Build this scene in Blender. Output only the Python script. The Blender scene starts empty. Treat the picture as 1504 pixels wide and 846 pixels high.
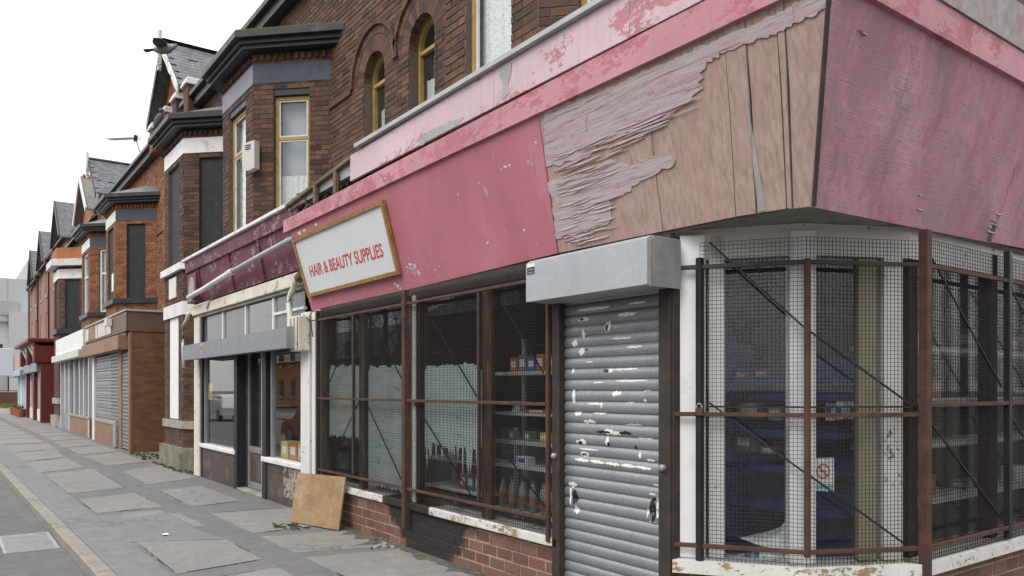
import bpy, bmesh, math, random
from mathutils import Vector, Matrix
random.seed(7)
RD = math.radians
scene = bpy.context.scene
COL = scene.collection

# ------------------------------------------------------------------ camera
EYE_Y, EYE_Z, FPX, HORIZON = -3.864, 1.65, 1137.0, 571.0
YAW = math.atan((752 + 78) / FPX)
cam_d = bpy.data.cameras.new('camera')
cam = bpy.data.objects.new('camera', cam_d); COL.objects.link(cam)
cam.location = (0, EYE_Y, EYE_Z)
cam.rotation_euler = (RD(90), 0, RD(90) - YAW)
cam_d.sensor_width = 36
cam_d.lens = FPX / 1504 * 36
cam_d.shift_y = (HORIZON - 423) / 1504
cam_d.clip_end = 2000
scene.camera = cam

# ------------------------------------------------------------------ overcast sky, weak broad sun
SUN_EL, SUN_AZ = RD(48), RD(200)
world = bpy.data.worlds.new('World'); scene.world = world; world.use_nodes = True
wn, wl = world.node_tree.nodes, world.node_tree.links
wn.clear()
sky = wn.new('ShaderNodeTexSky'); sky.sky_type = 'NISHITA'; sky.sun_disc = False
sky.sun_elevation = SUN_EL; sky.sun_rotation = SUN_AZ; sky.dust_density = 4.0
hs = wn.new('ShaderNodeHueSaturation'); hs.inputs['Saturation'].default_value = 0.12
hs.inputs['Value'].default_value = 0.06
wl.new(sky.outputs[0], hs.inputs['Color'])
tc = wn.new('ShaderNodeTexCoord'); sep = wn.new('ShaderNodeSeparateXYZ'); wl.new(tc.outputs['Generated'], sep.inputs[0])
mr = wn.new('ShaderNodeMapRange'); wl.new(sep.outputs['Z'], mr.inputs['Value'])
mr.inputs['From Min'].default_value = 0.0; mr.inputs['From Max'].default_value = 1.0
mr.inputs['To Min'].default_value = 1.0; mr.inputs['To Max'].default_value = 1.55
cl = wn.new('ShaderNodeTexNoise'); cl.inputs['Scale'].default_value = 2.2; cl.inputs['Detail'].default_value = 5
wl.new(tc.outputs['Generated'], cl.inputs['Vector'])
clr = wn.new('ShaderNodeMapRange'); wl.new(cl.outputs[0], clr.inputs['Value'])
clr.inputs['To Min'].default_value = 0.9; clr.inputs['To Max'].default_value = 1.08
mu = wn.new('ShaderNodeMath'); mu.operation = 'MULTIPLY'; wl.new(mr.outputs[0], mu.inputs[0]); wl.new(clr.outputs[0], mu.inputs[1])
cloud = wn.new('ShaderNodeVectorMath'); cloud.operation = 'SCALE'; cloud.inputs[0].default_value = (0.97, 0.985, 1.0)
wl.new(mu.outputs[0], cloud.inputs['Scale'])
addn = wn.new('ShaderNodeVectorMath'); addn.operation = 'ADD'
wl.new(cloud.outputs[0], addn.inputs[0]); wl.new(hs.outputs[0], addn.inputs[1])
bg = wn.new('ShaderNodeBackground'); bg.inputs['Strength'].default_value = 1.1
wl.new(addn.outputs[0], bg.inputs['Color'])
wo = wn.new('ShaderNodeOutputWorld'); wl.new(bg.outputs[0], wo.inputs['Surface'])

sun_d = bpy.data.lights.new('sun', 'SUN'); sun_d.energy = 1.2; sun_d.angle = RD(25); sun_d.color = (1, 0.97, 0.93)
sun = bpy.data.objects.new('sun', sun_d); COL.objects.link(sun)
sun.location = (0, -20, 30)
sun.rotation_euler = Vector((-0.25, 0.62, -0.75)).to_track_quat('-Z', 'Y').to_euler()

scene.view_settings.view_transform = 'Standard'
scene.view_settings.look = 'None'
scene.view_settings.exposure = 0.0
scene.view_settings.gamma = 1.0
scene.render.engine = 'CYCLES'
scene.cycles.use_denoising = True
scene.cycles.max_bounces = 8
scene.cycles.transparent_max_bounces = 16
scene.cycles.caustics_reflective = False
scene.cycles.caustics_refractive = False

# ------------------------------------------------------------------ pixel -> place helpers
_f = (-math.cos(YAW), math.sin(YAW)); _r = (_f[1], -_f[0])
def ray(u, v):
    a = (u - 752) / FPX; b = (HORIZON - v) / FPX
    return (_f[0] + a * _r[0], _f[1] + a * _r[1], b)
def on_y(u, v, y=0.0):
    r = ray(u, v); t = (y - EYE_Y) / r[1]; return Vector((r[0] * t, y, EYE_Z + r[2] * t))
def on_x(u, v, x):
    r = ray(u, v); t = x / r[0]; return Vector((x, EYE_Y + r[1] * t, EYE_Z + r[2] * t))
def on_z(u, v, z=0.0):
    r = ray(u, v); t = (z - EYE_Z) / r[2]; return Vector((r[0] * t, EYE_Y + r[1] * t, z))
def px_of(p):
    x, y, z = p[0], p[1] - EYE_Y, p[2] - EYE_Z
    d = x * _f[0] + y * _f[1]
    if d < 0.1: return None
    l = x * _r[0] + y * _r[1]
    return (752 + FPX * l / d, HORIZON - FPX * z / d, FPX / d)

# ------------------------------------------------------------------ mesh helpers
class MB:
    def __init__(s): s.v = []; s.f = []; s.r = []
    def add(s, verts, faces, rnd=0.0):
        b = len(s.v); s.v += [tuple(p) for p in verts]
        for f in faces: s.f.append(tuple(i + b for i in f)); s.r.append(rnd)
        return s
    def box(s, x0, x1, y0, y1, z0, z1, rnd=0.0):
        if x0 > x1: x0, x1 = x1, x0
        if y0 > y1: y0, y1 = y1, y0
        if z0 > z1: z0, z1 = z1, z0
        return s.add([(x0,y0,z0),(x1,y0,z0),(x1,y1,z0),(x0,y1,z0),(x0,y0,z1),(x1,y0,z1),(x1,y1,z1),(x0,y1,z1)],
                     [(0,3,2,1),(4,5,6,7),(0,1,5,4),(1,2,6,5),(2,3,7,6),(3,0,4,7)], rnd)
    def cbox(s, x0, x1, y0, y1, z0, z1, c=0.006, rnd=0.0):
        """box with chamfered edges"""
        return s.frame_box(Vector(((x0+x1)/2,(y0+y1)/2,(z0+z1)/2)), Vector((1,0,0)), Vector((0,1,0)), Vector((0,0,1)),
                           abs(x1-x0)/2, abs(y1-y0)/2, abs(z1-z0)/2, c, rnd)
    def frame_box(s, C, U, V, W, a, b, c, ch=0.0, rnd=0.0):
        if ch <= 0:
            P = [C + U*(i*a) + V*(j*b) + W*(k*c) for k in (-1,1) for (i,j) in ((-1,-1),(1,-1),(1,1),(-1,1))]
            return s.add(P, [(0,3,2,1),(4,5,6,7),(0,1,5,4),(1,2,6,5),(2,3,7,6),(3,0,4,7)], rnd)
        ch = min(ch, a*.45, b*.45, c*.45)
        pts = []; idx = {}
        for i in (-1,1):
            for j in (-1,1):
                for k in (-1,1):
                    for ax in range(3):
                        e = [i*(a-ch), j*(b-ch), k*(c-ch)]
                        e[ax] = (i,j,k)[ax]*(a,b,c)[ax]
                        idx[(i,j,k,ax)] = len(pts); pts.append(C + U*e[0] + V*e[1] + W*e[2])
        fs = []
        for ax in range(3):
            o = [q for q in range(3) if q != ax]
            for sg in (-1,1):
                q = []
                for (m,n) in ((-1,-1),(1,-1),(1,1),(-1,1)):
                    key=[0,0,0]; key[ax]=sg; key[o[0]]=m; key[o[1]]=n
                    q.append(idx[tuple(key)+(ax,)])
                fs.append(q)
        for ax in range(3):
            o = [q for q in range(3) if q != ax]
            for m in (-1,1):
                for n in (-1,1):
                    k1=[0,0,0]; k1[o[0]]=m; k1[o[1]]=n
                    q=[]
                    for (e,face) in ((-1,o[0]),(1,o[0]),(1,o[1]),(-1,o[1])):
                        kk=list(k1); kk[ax]=e; q.append(idx[tuple(kk)+(face,)])
                    fs.append(q)
        for i in (-1,1):
            for j in (-1,1):
                for k in (-1,1): fs.append([idx[(i,j,k,0)], idx[(i,j,k,1)], idx[(i,j,k,2)]])
        return s.add(pts, fs, rnd)
    def bar(s, A, B, w, h=None, up=(0,0,1), ch=0.0, rnd=0.0):
        """square bar from A to B"""
        A = Vector(A); B = Vector(B); h = w if h is None else h
        U = (B - A); L = U.length; U.normalize()
        W = Vector(up) - U * U.dot(Vector(up))
        if W.length < 1e-4: W = Vector((0,1,0)) - U * U.y
        W.normalize(); V = W.cross(U)
        return s.frame_box((A + B) / 2, U, V, W, L/2, w/2, h/2, ch, rnd)
    def tube(s, pts, r, n=8, cap=True):
        pts = [Vector(p) for p in pts]; rs = r if isinstance(r, (list, tuple)) else [r]*len(pts)
        rings = []
        for i, p in enumerate(pts):
            d = (pts[min(i+1,len(pts)-1)] - pts[max(i-1,0)]).normalized()
            a = Vector((0,0,1)) if abs(d.z) < .9 else Vector((1,0,0))
            e1 = d.cross(a).normalized(); e2 = d.cross(e1)
            rings.append([p + (e1*math.cos(2*math.pi*k/n) + e2*math.sin(2*math.pi*k/n))*rs[i] for k in range(n)])
        v = [q for rg in rings for q in rg]; f = []
        for i in range(len(pts)-1):
            for k in range(n):
                f.append((i*n+k, i*n+(k+1)%n, (i+1)*n+(k+1)%n, (i+1)*n+k))
        if cap: f.append(tuple(range(n-1,-1,-1))); f.append(tuple((len(pts)-1)*n+k for k in range(n)))
        return s.add(v, f)
    def prism(s, poly, d, rnd=0.0):
        """poly: list of 3-D points (planar outline); d: thickness vector"""
        P = [Vector(p) for p in poly]; n = len(P); d = Vector(d)
        return s.add(P + [p + d for p in P], [tuple(range(n)), tuple(range(2*n-1, n-1, -1))] +
                     [(i, i+n, (i+1)%n+n, (i+1)%n) for i in range(n)], rnd)
    def layer(s, lo, hi, z0, z1, z0b=None, z1b=None):
        """strip between two open plan polylines (outer lo / inner hi) from z0 to z1"""
        n = len(lo); z0b = z0 if z0b is None else z0b; z1b = z1 if z1b is None else z1b
        v = [(p[0],p[1],z0) for p in lo] + [(p[0],p[1],z1) for p in lo] + [(p[0],p[1],z0b) for p in hi] + [(p[0],p[1],z1b) for p in hi]
        f = []
        for i in range(n-1):
            f += [(i,i+1,n+i+1,n+i), (2*n+i+1,2*n+i,3*n+i,3*n+i+1), (n+i,n+i+1,3*n+i+1,3*n+i), (i+1,i,2*n+i,2*n+i+1)]
        f += [(0,n,3*n,2*n), (n-1,2*n+n-1,3*n+n-1,2*n-1)]
        return s.add(v, f)
    def build(s, name, mat, parent=None, smooth=False, kind=None, label=None, cat=None, group=None, loc=None, normals=True):
        me = bpy.data.meshes.new(name)
        org = Vector(loc) if loc is not None else None
        vs = [tuple(Vector(p) - org) for p in s.v] if org is not None else s.v
        me.from_pydata(vs, [], s.f)
        if any(s.r):
            at = me.attributes.new('rnd', 'FLOAT', 'FACE'); at.data.foreach_set('value', s.r)
        if normals:
            bm = bmesh.new(); bm.from_mesh(me); bmesh.ops.recalc_face_normals(bm, faces=bm.faces[:]); bm.to_mesh(me); bm.free()
        if smooth:
            for p in me.polygons: p.use_smooth = True
        me.update()
        if mat: me.materials.append(mat)
        o = bpy.data.objects.new(name, me); COL.objects.link(o)
        if org is not None: o.location = org
        if parent is not None:
            o.parent = parent
            if parent.type == 'EMPTY' or True:
                o.matrix_parent_inverse = world_of(parent).inverted()
        tag(o, label, cat, group, kind)
        return o

def world_of(o):
    m = Matrix.LocRotScale(o.location, o.rotation_euler, o.scale)
    if o.parent: m = world_of(o.parent) @ o.matrix_parent_inverse @ m
    return m
def tag(o, label=None, cat=None, group=None, kind=None):
    if label: o['label'] = label
    if cat: o['category'] = cat
    if group: o['group'] = group
    if kind: o['kind'] = kind
    return o
def thing(name, loc, label, cat, group=None):
    o = bpy.data.objects.new(name, None); COL.objects.link(o); o.location = loc
    o.empty_display_size = 0.2
    return tag(o, label, cat, group)
def obj_of(name, me, parent, M4):
    o = bpy.data.objects.new(name, me); COL.objects.link(o)
    o.matrix_local = M4
    if parent is not None:
        o.parent = parent; o.matrix_parent_inverse = world_of(parent).inverted()
    return o

# ------------------------------------------------------------------ materials
def S(r, g, b):
    def c(x):
        x /= 255.0
        return x/12.92 if x <= .04045 else ((x+.055)/1.055)**2.4
    return (c(r), c(g), c(b))
class NT:
    def __init__(s, name):
        s.m = bpy.data.materials.new(name); s.m.use_nodes = True
        s.n = s.m.node_tree.nodes; s.l = s.m.node_tree.links; s.n.clear()
        s.out = s.n.new('ShaderNodeOutputMaterial')
        s.geo = s.n.new('ShaderNodeNewGeometry')
    def node(s, t, **kw):
        n = s.n.new(t)
        for k, v in kw.items(): setattr(n, k, v)
        return n
    def link(s, a, b): s.l.new(a, b)
    def pos(s, sc=(1,1,1), rot=(0,0,0)):
        mp = s.node('ShaderNodeMapping'); mp.inputs['Scale'].default_value = sc; mp.inputs['Rotation'].default_value = rot
        s.link(s.geo.outputs['Position'], mp.inputs['Vector']); return mp.outputs[0]
    def noise(s, scale, detail=4, rough=.6, vec=None, dist=0.0):
        n = s.node('ShaderNodeTexNoise'); n.inputs['Scale'].default_value = scale; n.inputs['Detail'].default_value = detail
        n.inputs['Roughness'].default_value = rough; n.inputs['Distortion'].default_value = dist
        s.link(vec if vec is not None else s.geo.outputs['Position'], n.inputs['Vector']); return n.outputs[0]
    def ramp(s, fac, stops, interp='LINEAR'):
        r = s.node('ShaderNodeValToRGB'); r.color_ramp.interpolation = interp
        e = r.color_ramp.elements
        while len(e) < len(stops): e.new(.5)
        for i, (p, c) in enumerate(stops):
            e[i].position = p; e[i].color = (c, c, c, 1) if isinstance(c, (int, float)) else tuple(c) + (1,)
        s.link(fac, r.inputs[0]); return r.outputs[0]
    def mix(s, fac, a, b, blend='MIX'):
        m = s.node('ShaderNodeMix', data_type='RGBA', blend_type=blend)
        for sock, val in ((m.inputs[0], fac), (m.inputs[6], a), (m.inputs[7], b)):
            if hasattr(val, 'is_output') or hasattr(val, 'links'): s.link(val, sock)
            elif isinstance(val, (int, float)): sock.default_value = val
            else: sock.default_value = tuple(val) + (1,)
        return m.outputs[2]
    def math(s, op, a, b=0.0):
        m = s.node('ShaderNodeMath', operation=op)
        for sock, val in ((m.inputs[0], a), (m.inputs[1], b)):
            if isinstance(val, (int, float)): sock.default_value = val
            else: s.link(val, sock)
        return m.outputs[0]
    def bump(s, h, strength=.4, dist=.01):
        b = s.node('ShaderNodeBump'); b.inputs['Strength'].default_value = strength; b.inputs['Distance'].default_value = dist
        s.link(h, b.inputs['Height']); return b.outputs[0]
    def bsdf(s, color, rough=.7, metal=0.0, normal=None, spec=.5, coat=0.0):
        p = s.node('ShaderNodeBsdfPrincipled')
        for key, val in (('Base Color', color), ('Roughness', rough), ('Metallic', metal), ('Specular IOR Level', spec)):
            if hasattr(val, 'links'): s.link(val, p.inputs[key])
            elif isinstance(val, (int, float)): p.inputs[key].default_value = val
            else: p.inputs[key].default_value = tuple(val) + (1,)
        if normal is not None: s.link(normal, p.inputs['Normal'])
        p.inputs['Coat Weight'].default_value = coat
        s.link(p.outputs[0], s.out.inputs[0]); return p
def sc3(c, k): return tuple(min(1, x*k) for x in c)

def plain(name, col, rough=.7, var=.18, scale=9, bump=.15, metal=0.0, dirt=None, dirt_amt=.35, dscale=2.5, spec=.4, stretch=(1,1,1), bdist=.004):
    t = NT(name)
    v = t.pos(stretch)
    n1 = t.noise(scale, 6, .65, v)
    c = t.ramp(n1, [(.25, sc3(col, 1-var)), (.75, sc3(col, 1+var))])
    if dirt is not None:
        n2 = t.noise(dscale, 8, .7, v, .3)
        fac = t.ramp(n2, [(.62-dirt_amt*.5, 0.0), (.78-dirt_amt*.35, 1.0)])
        n3 = t.noise(scale*6, 3, .6)
        fac = t.math('MULTIPLY', fac, t.ramp(n3, [(.3, .55), (.7, 1.0)]))
        c = t.mix(fac, c, dirt)
    nb = t.bump(t.noise(scale*5, 5, .7, v), bump, bdist)
    rr = t.ramp(t.noise(scale*2, 3), [(.3, max(0, rough-.1)), (.7, min(1, rough+.1))])
    t.bsdf(c, rr, metal, nb, spec)
    return t.m

def flaking(name, paint, under, amt, scale=3.0, stretch=(1,1,1), paint2=None, rough=.55, under2=None, chip=14.0):
    """paint with chips down to what lies under it"""
    t = NT(name); v = t.pos(stretch)
    big = t.noise(scale, 8, .72, v, .4)
    fine = t.noise(chip, 6, .7, v)
    m = t.math('ADD', t.math('MULTIPLY', big, .62), t.math('MULTIPLY', fine, .38))
    lo = .5 + (0.5 - amt) * .24
    mask = t.ramp(m, [(lo, 0.0), (lo + .018, 1.0)])
    pv = t.noise(1.3, 6, .65, t.pos((1,1,.35)))
    pc = t.ramp(pv, [(.3, sc3(paint, .84)), (.55, paint), (.75, paint2 or sc3(paint, 1.18))])
    streak = t.noise(7, 4, .6, t.pos((5,5,.25)))
    pc = t.mix(t.ramp(streak, [(.5, 0.0), (.85, .35)]), pc, sc3(paint, .6))
    u2 = under2 or sc3(under, .6)
    uc = t.ramp(t.noise(11, 6, .7, v), [(.3, u2), (.7, under)])
    c = t.mix(mask, pc, uc)
    h = t.math('SUBTRACT', t.math('MULTIPLY', t.noise(40, 4, .6, v), .15), mask)
    t.bsdf(c, rough, 0, t.bump(h, .5, .003), .35)
    return t.m

def brick_mat(name, stops, soot=.35):
    t = NT(name)
    at = t.node('ShaderNodeAttribute', attribute_type='GEOMETRY', attribute_name='rnd')
    oi = t.node('ShaderNodeObjectInfo')
    r = t.math('FRACT', t.math('ADD', at.outputs['Fac'], oi.outputs['Random']))
    c = t.ramp(r, stops)
    g = t.noise(34, 6, .7)
    c = t.mix(t.ramp(g, [(.32, .55), (.62, 0.0)]), c, (.035, .024, .02))
    big = t.noise(.9, 7, .7, None, .3)
    c = t.mix(t.ramp(big, [(.42, 0.0), (.72, soot)]), c, (.028, .022, .02))
    eff = t.noise(2.3, 6, .75)
    c = t.mix(t.ramp(eff, [(.6, 0.0), (.8, .18)]), c, (.32, .27, .24))
    t.bsdf(c, .88, 0, t.bump(t.noise(70, 5, .75), .5, .004), .25)
    return t.m

def brick_flat(name, c1, c2, mortar, scale=1.0):
    """brick courses for walls too far off to pick bricks apart"""
    t = NT(name)
    sp = t.node('ShaderNodeSeparateXYZ'); t.link(t.geo.outputs['Position'], sp.inputs[0])
    cx = t.node('ShaderNodeCombineXYZ'); t.link(t.math('ADD', sp.outputs['X'], sp.outputs['Y']), cx.inputs['X']); t.link(sp.outputs['Z'], cx.inputs['Y'])
    b = t.node('ShaderNodeTexBrick'); t.link(cx.outputs[0], b.inputs['Vector'])
    b.inputs['Scale'].default_value = scale; b.inputs['Brick Width'].default_value = .225; b.inputs['Row Height'].default_value = .075
    b.inputs['Mortar Size'].default_value = .006
    b.inputs['Color1'].default_value = tuple(c1)+(1,); b.inputs['Color2'].default_value = tuple(c2)+(1,); b.inputs['Mortar'].default_value = tuple(mortar)+(1,)
    c = t.mix(t.ramp(t.noise(1.1, 7, .7), [(.4, 0.0), (.75, .5)]), b.outputs['Color'], sc3(c1, .4))
    t.bsdf(c, .88, 0, t.bump(b.outputs['Fac'], -.4, .006), .25)
    return t.m

def glass_mat(name, tint=(.97,.985,.98), dust=.02, dustcol=(.5,.5,.48), rough=.0, ior=1.52):
    t = NT(name)
    tr = t.node('ShaderNodeBsdfTransparent'); tr.inputs[0].default_value = tuple(tint)+(1,)
    gl = t.node('ShaderNodeBsdfGlossy'); gl.inputs['Roughness'].default_value = rough
    wav = t.bump(t.noise(1.2, 1, .4), .03, .02); t.link(wav, gl.inputs['Normal'])
    fr = t.node('ShaderNodeFresnel'); t.link(t.math('SUBTRACT', ior, t.math('MULTIPLY', t.geo.outputs['Backfacing'], ior - 1/ior)), fr.inputs['IOR'])
    fac = t.math('MULTIPLY', fr.outputs[0], 1.0)
    mx = t.node('ShaderNodeMixShader'); t.link(fac, mx.inputs[0]); t.link(tr.outputs[0], mx.inputs[1]); t.link(gl.outputs[0], mx.inputs[2])
    df = t.node('ShaderNodeBsdfDiffuse'); df.inputs[0].default_value = tuple(dustcol)+(1,)
    dn = t.ramp(t.noise(3.1, 7, .7, t.pos((2,2,.6))), [(.35, dust*.35), (.75, dust*2)])
    m2 = t.node('ShaderNodeMixShader'); t.link(dn, m2.inputs[0]); t.link(mx.outputs[0], m2.inputs[1]); t.link(df.outputs[0], m2.inputs[2])
    t.link(m2.outputs[0], t.out.inputs[0])
    return t.m

# ------------------------------------------------------------------ palette
B_DARK = brick_mat('soot_brick', [(0, (.06,.042,.038)), (.2, (.1,.06,.048)), (.55, (.145,.078,.056)), (.85, (.18,.09,.06)), (.96, (.21,.108,.066)), (1, (.16,.09,.062))], .5)
B_ORANGE = brick_mat('orange_brick', [(0, (.19,.08,.042)), (.35, (.27,.11,.055)), (.7, (.33,.135,.065)), (1, (.38,.165,.08))], .25)
B_STALL = brick_mat('mauve_brick', [(0, (.17,.075,.055)), (.4, (.225,.1,.075)), (.75, (.26,.115,.085)), (1, (.31,.14,.1))], .12)
MORTAR = plain('sooty_mortar', (.14,.105,.085), .95, .3, 14, .5)
MORTAR_P = plain('pale_mortar', (.42,.3,.25), .95, .2, 14, .4)
BF_RED = brick_flat('distant_red_brick', (.33,.15,.115), (.27,.12,.09), (.3,.2,.16))
BF_DARK = brick_flat('distant_dark_brick', (.17,.07,.045), (.12,.05,.035), (.12,.09,.075))
BF_ORG = brick_flat('distant_orange_brick', (.42,.16,.07), (.34,.12,.05), (.3,.2,.14))
SLATE = plain('slate', (.11,.112,.125), .55, .35, 6, .35, 0, (.2,.2,.19), .3, 3)
SLATE_P = plain('pale_slate', (.2,.19,.175), .7, .3, 6, .3, 0, (.12,.11,.09), .3, 3)
BLACK = plain('black_gloss_paint', (.02,.022,.028), .45, .35, 7, .2, 0, (.09,.09,.088), .05, 4)
NAVY = plain('navy_blue_paint', (.05,.06,.085), .6, .15, 4, .1, 0, (.03,.03,.035), .2, 3)
GREYBLUE = plain('pale_slate_paint', (.2,.215,.25), .6, .1, 4, .1)
WHITE = plain('white_paint', (.74,.74,.72), .6, .08, 5, .12, 0, (.4,.37,.32), .2, 3.5)
WHITE_B = plain('fresh_white_paint', (.84,.84,.84), .55, .03, 5, .08, 0, (.6,.58,.54), .12, 3)
WHITE_D = flaking('weathered_white_paint', (.74,.73,.7), (.3,.24,.17), .12, 4, (1,1,1), None, .6, None, 30)
CREAM_P = flaking('peeling_cream_paint', (.7,.66,.56), (.38,.27,.14), .2, 5, (1,1,1), None, .6, (.25,.16,.08), 26)
BARGE_W = flaking('peeling_bargeboard', (.68,.67,.63), (.2,.17,.14), .3, 5, (1,1,1), None, .7, None, 20)
OCHRE = plain('mustard_timber_paint', (.4,.255,.075), .6, .25, 9, .2, 0, (.2,.12,.05), .25, 6)
GLASS = glass_mat('dusty_glass')
GLASS_D = glass_mat('grimy_shop_glass', (.95,.97,.96), .015, (.35,.36,.34))
GLASS_F = glass_mat('frosted_grey_glass', (.7,.72,.73), .22, (.36,.37,.38), .15)
BOARD_B = plain('black_board', (.024,.025,.028), .75, .4, 9, .3, 0, (.12,.12,.12), .0, 7, stretch=(1,1,.5))
STONE = plain('weathered_stone', (.36,.34,.3), .9, .2, 8, .4, 0, (.16,.15,.11), .35, 3)
STONE_G = plain('mossy_stone', (.26,.245,.2), .9, .22, 8, .4, 0, (.1,.115,.05), .5, 3)
MOSS = plain('moss', (.11,.12,.035), .95, .5, 20, .9, 0, (.2,.17,.06), .4, 9, bdist=.02)
RUST = plain('rusty_paint', (.065,.034,.026), .75, .4, 14, .4, 0, (.13,.055,.03), .35, 6)
RUST_D = plain('dark_rusty_steel', (.04,.031,.028), .7, .35, 14, .3, 0, (.09,.048,.03), .2, 7)
WIRE = plain('blackened_wire', (.022,.019,.018), .7, .3, 20, .1, 0.1)
PINK_MAIN = flaking('faded_red_board', (.5,.175,.22), (.6,.52,.48), .0, 3, (1,1,1), (.55,.26,.3), .55)
def two_coat(name, top, mid, bare, a1, a2, sc=1.7):
    """pale top coat flaking to a darker coat, in places down to grey board"""
    t = NT(name); v = t.pos((1,1,1.7))
    n1 = t.math('ADD', t.math('MULTIPLY', t.noise(sc, 8, .7, v, .5), .7), t.math('MULTIPLY', t.noise(22, 6, .7, v), .3))
    n2 = t.math('ADD', t.math('MULTIPLY', t.noise(sc*.8, 8, .72, t.pos((1,1.3,1.9), (0,0,2)), .5), .7), t.math('MULTIPLY', t.noise(30, 5, .7, v), .3))
    k1 = t.ramp(n1, [(a1, 0.0), (a1+.02, 1.0)]); k2 = t.math('MULTIPLY', t.ramp(n2, [(a2, 0.0), (a2+.015, 1.0)]), k1)
    tc_ = t.ramp(t.noise(1.1, 6, .65), [(.3, sc3(top,.85)), (.7, sc3(top,1.12))])
    st = t.noise(6, 5, .6, t.pos((4,4,.3))); tc_ = t.mix(t.ramp(st, [(.5, 0.0), (.85, .4)]), tc_, mid)
    mc = t.ramp(t.noise(5, 6, .7), [(.3, sc3(mid,.75)), (.7, sc3(mid,1.2))])
    c = t.mix(k1, tc_, mc); c = t.mix(k2, c, t.ramp(t.noise(14, 5), [(.3, sc3(bare,.7)), (.7, bare)]))
    h = t.math('ADD', k1, k2); t.bsdf(c, .6, 0, t.bump(h, -.5, .003), .35); return t.m
PINK_LIGHT = two_coat('flaking_pale_pink_fascia', (.58,.43,.465), (.45,.19,.215), (.42,.39,.36), .52, .55)
PINK_MOULD = two_coat('pink_moulding', (.49,.23,.27), (.42,.14,.175), (.36,.28,.27), .51, .59, 2.3)
MAROON = flaking('peeling_maroon_paint', (.135,.035,.055), (.36,.28,.3), .3, 3.5, (1,1,1.4), (.2,.05,.075), .6, (.28,.14,.16), 22)
GALV = None
TIMBER = plain('rotten_timber', (.19,.14,.09), .9, .4, 10, .5, 0, (.06,.05,.03), .4, 5, stretch=(.4,.4,3))
TIMBER_D = plain('dark_rotten_timber', (.05,.04,.025), .95, .5, 12, .6, 0, (.08,.085,.03), .35, 6)
BROWN_T = plain('brown_stained_timber', (.085,.05,.032), .7, .35, 8, .3, 0, (.25,.18,.12), .22, 8, stretch=(2,2,.4))
BROWN_BOX = plain('brown_fascia_board', (.27,.16,.1), .6, .15, 3, .15, 0, (.17,.1,.06), .3, 2)
BROWN_BOX2 = plain('dark_brown_fascia_board', (.16,.095,.065), .6, .15, 3, .15)
CREAM_W = plain('off_white_panel', (.62,.61,.57), .6, .1, 3, .1, 0, (.35,.3,.24), .3, 3)
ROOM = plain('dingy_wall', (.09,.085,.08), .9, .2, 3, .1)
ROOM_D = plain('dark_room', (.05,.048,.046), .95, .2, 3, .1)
SHELF = plain('pale_shelf', (.6,.6,.57), .6, .1, 6, .1)
BLUE_R = plain('blue_plastic', (.035,.06,.26), .5, .2, 6, .1)
MESHSTEEL = plain('grille_steel', (.36,.36,.36), .5, .25, 9, .1, .4)
LEAD = plain('lead_flashing', (.42,.43,.44), .7, .2, 5, .2)
PAPER = plain('white_paper', (.78,.78,.76), .8, .06, 8, .1)
GREYBOX = plain('grey_powder_coat', (.215,.235,.26), .5, .06, 3, .06, 0, (.16,.16,.16), .2, 3)
ALU = plain('dull_aluminium', (.33,.34,.36), .45, .2, 8, .1, .5)
BLACKFR = plain('black_frame', (.02,.02,.022), .5, .3, 8, .15)
TILE_BR = plain('brown_tile', (.075,.056,.05), .5, .2, 6, .15, 0, (.2,.17,.14), .2, 2.5)
def galvanised(name, base, metal=.35):
    t = NT(name)
    vo = t.node('ShaderNodeTexVoronoi'); vo.inputs['Scale'].default_value = 42; t.link(t.geo.outputs['Position'], vo.inputs['Vector'])
    c = t.mix(t.ramp(vo.outputs['Distance'], [(0, 0.0), (.6, .55)]), base, sc3(base, .72))
    c = t.mix(t.ramp(t.noise(3, 6, .7, t.pos((1,1,.5))), [(.45, 0.0), (.8, .5)]), c, sc3(base, .55))
    c = t.mix(t.ramp(t.noise(9, 6, .8), [(.66, 0.0), (.72, .5)]), c, (.2,.15,.11))
    t.bsdf(c, t.ramp(vo.outputs['Distance'], [(0, .35), (.6, .55)]), metal, t.bump(t.noise(2.0, 3), .1, .02), .5)
    return t.m
GALV = galvanised('galvanised_steel', (.5,.53,.56))
def lace(name):
    t = NT(name)
    vo = t.node('ShaderNodeTexVoronoi'); vo.inputs['Scale'].default_value = 30; t.link(t.geo.outputs['Position'], vo.inputs['Vector'])
    c = t.ramp(vo.outputs['Distance'], [(.1, (.45,.46,.48)), (.45, (.72,.73,.74))])
    t.bsdf(c, .9, 0, t.bump(vo.outputs['Distance'], .3, .003), .1); return t.m
LACE = lace('lace_curtain')
REFLECT_GREY = plain('grey_reflection', (.42,.44,.5), .8, .05, 3, .05)

# ------------------------------------------------------------------ brickwork
_brick_me = {}
def brick_mesh(mat, k):
    key = (mat.name, k)
    if key not in _brick_me:
        rr = random.Random(k)
        mb = MB(); mb.frame_box(Vector((0,0,0)), Vector((1,0,0)), Vector((0,1,0)), Vector((0,0,1)), .1075, .05, .0325, .004)
        mb.v = [tuple(c + rr.uniform(-.0012, .0012) for c in p) for p in mb.v]
        me = bpy.data.meshes.new('brick'); me.from_pydata(mb.v, [], mb.f); me.materials.append(mat); me.update()
        _brick_me[key] = me
    return _brick_me[key]

def half_open(op, z):
    """s-interval removed by an opening at height z"""
    if op[0] == 'r':
        _, a, b, c, d = op
        return (a, b) if c < z < d else None
    _, cx, r, spring, bottom, ring = op
    if bottom < z <= spring: return (cx - r, cx + r)
    if spring < z < spring + ring: 
        h = math.sqrt(ring*ring - (z-spring)**2); return (cx - h, cx + h)
    return None

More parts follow.
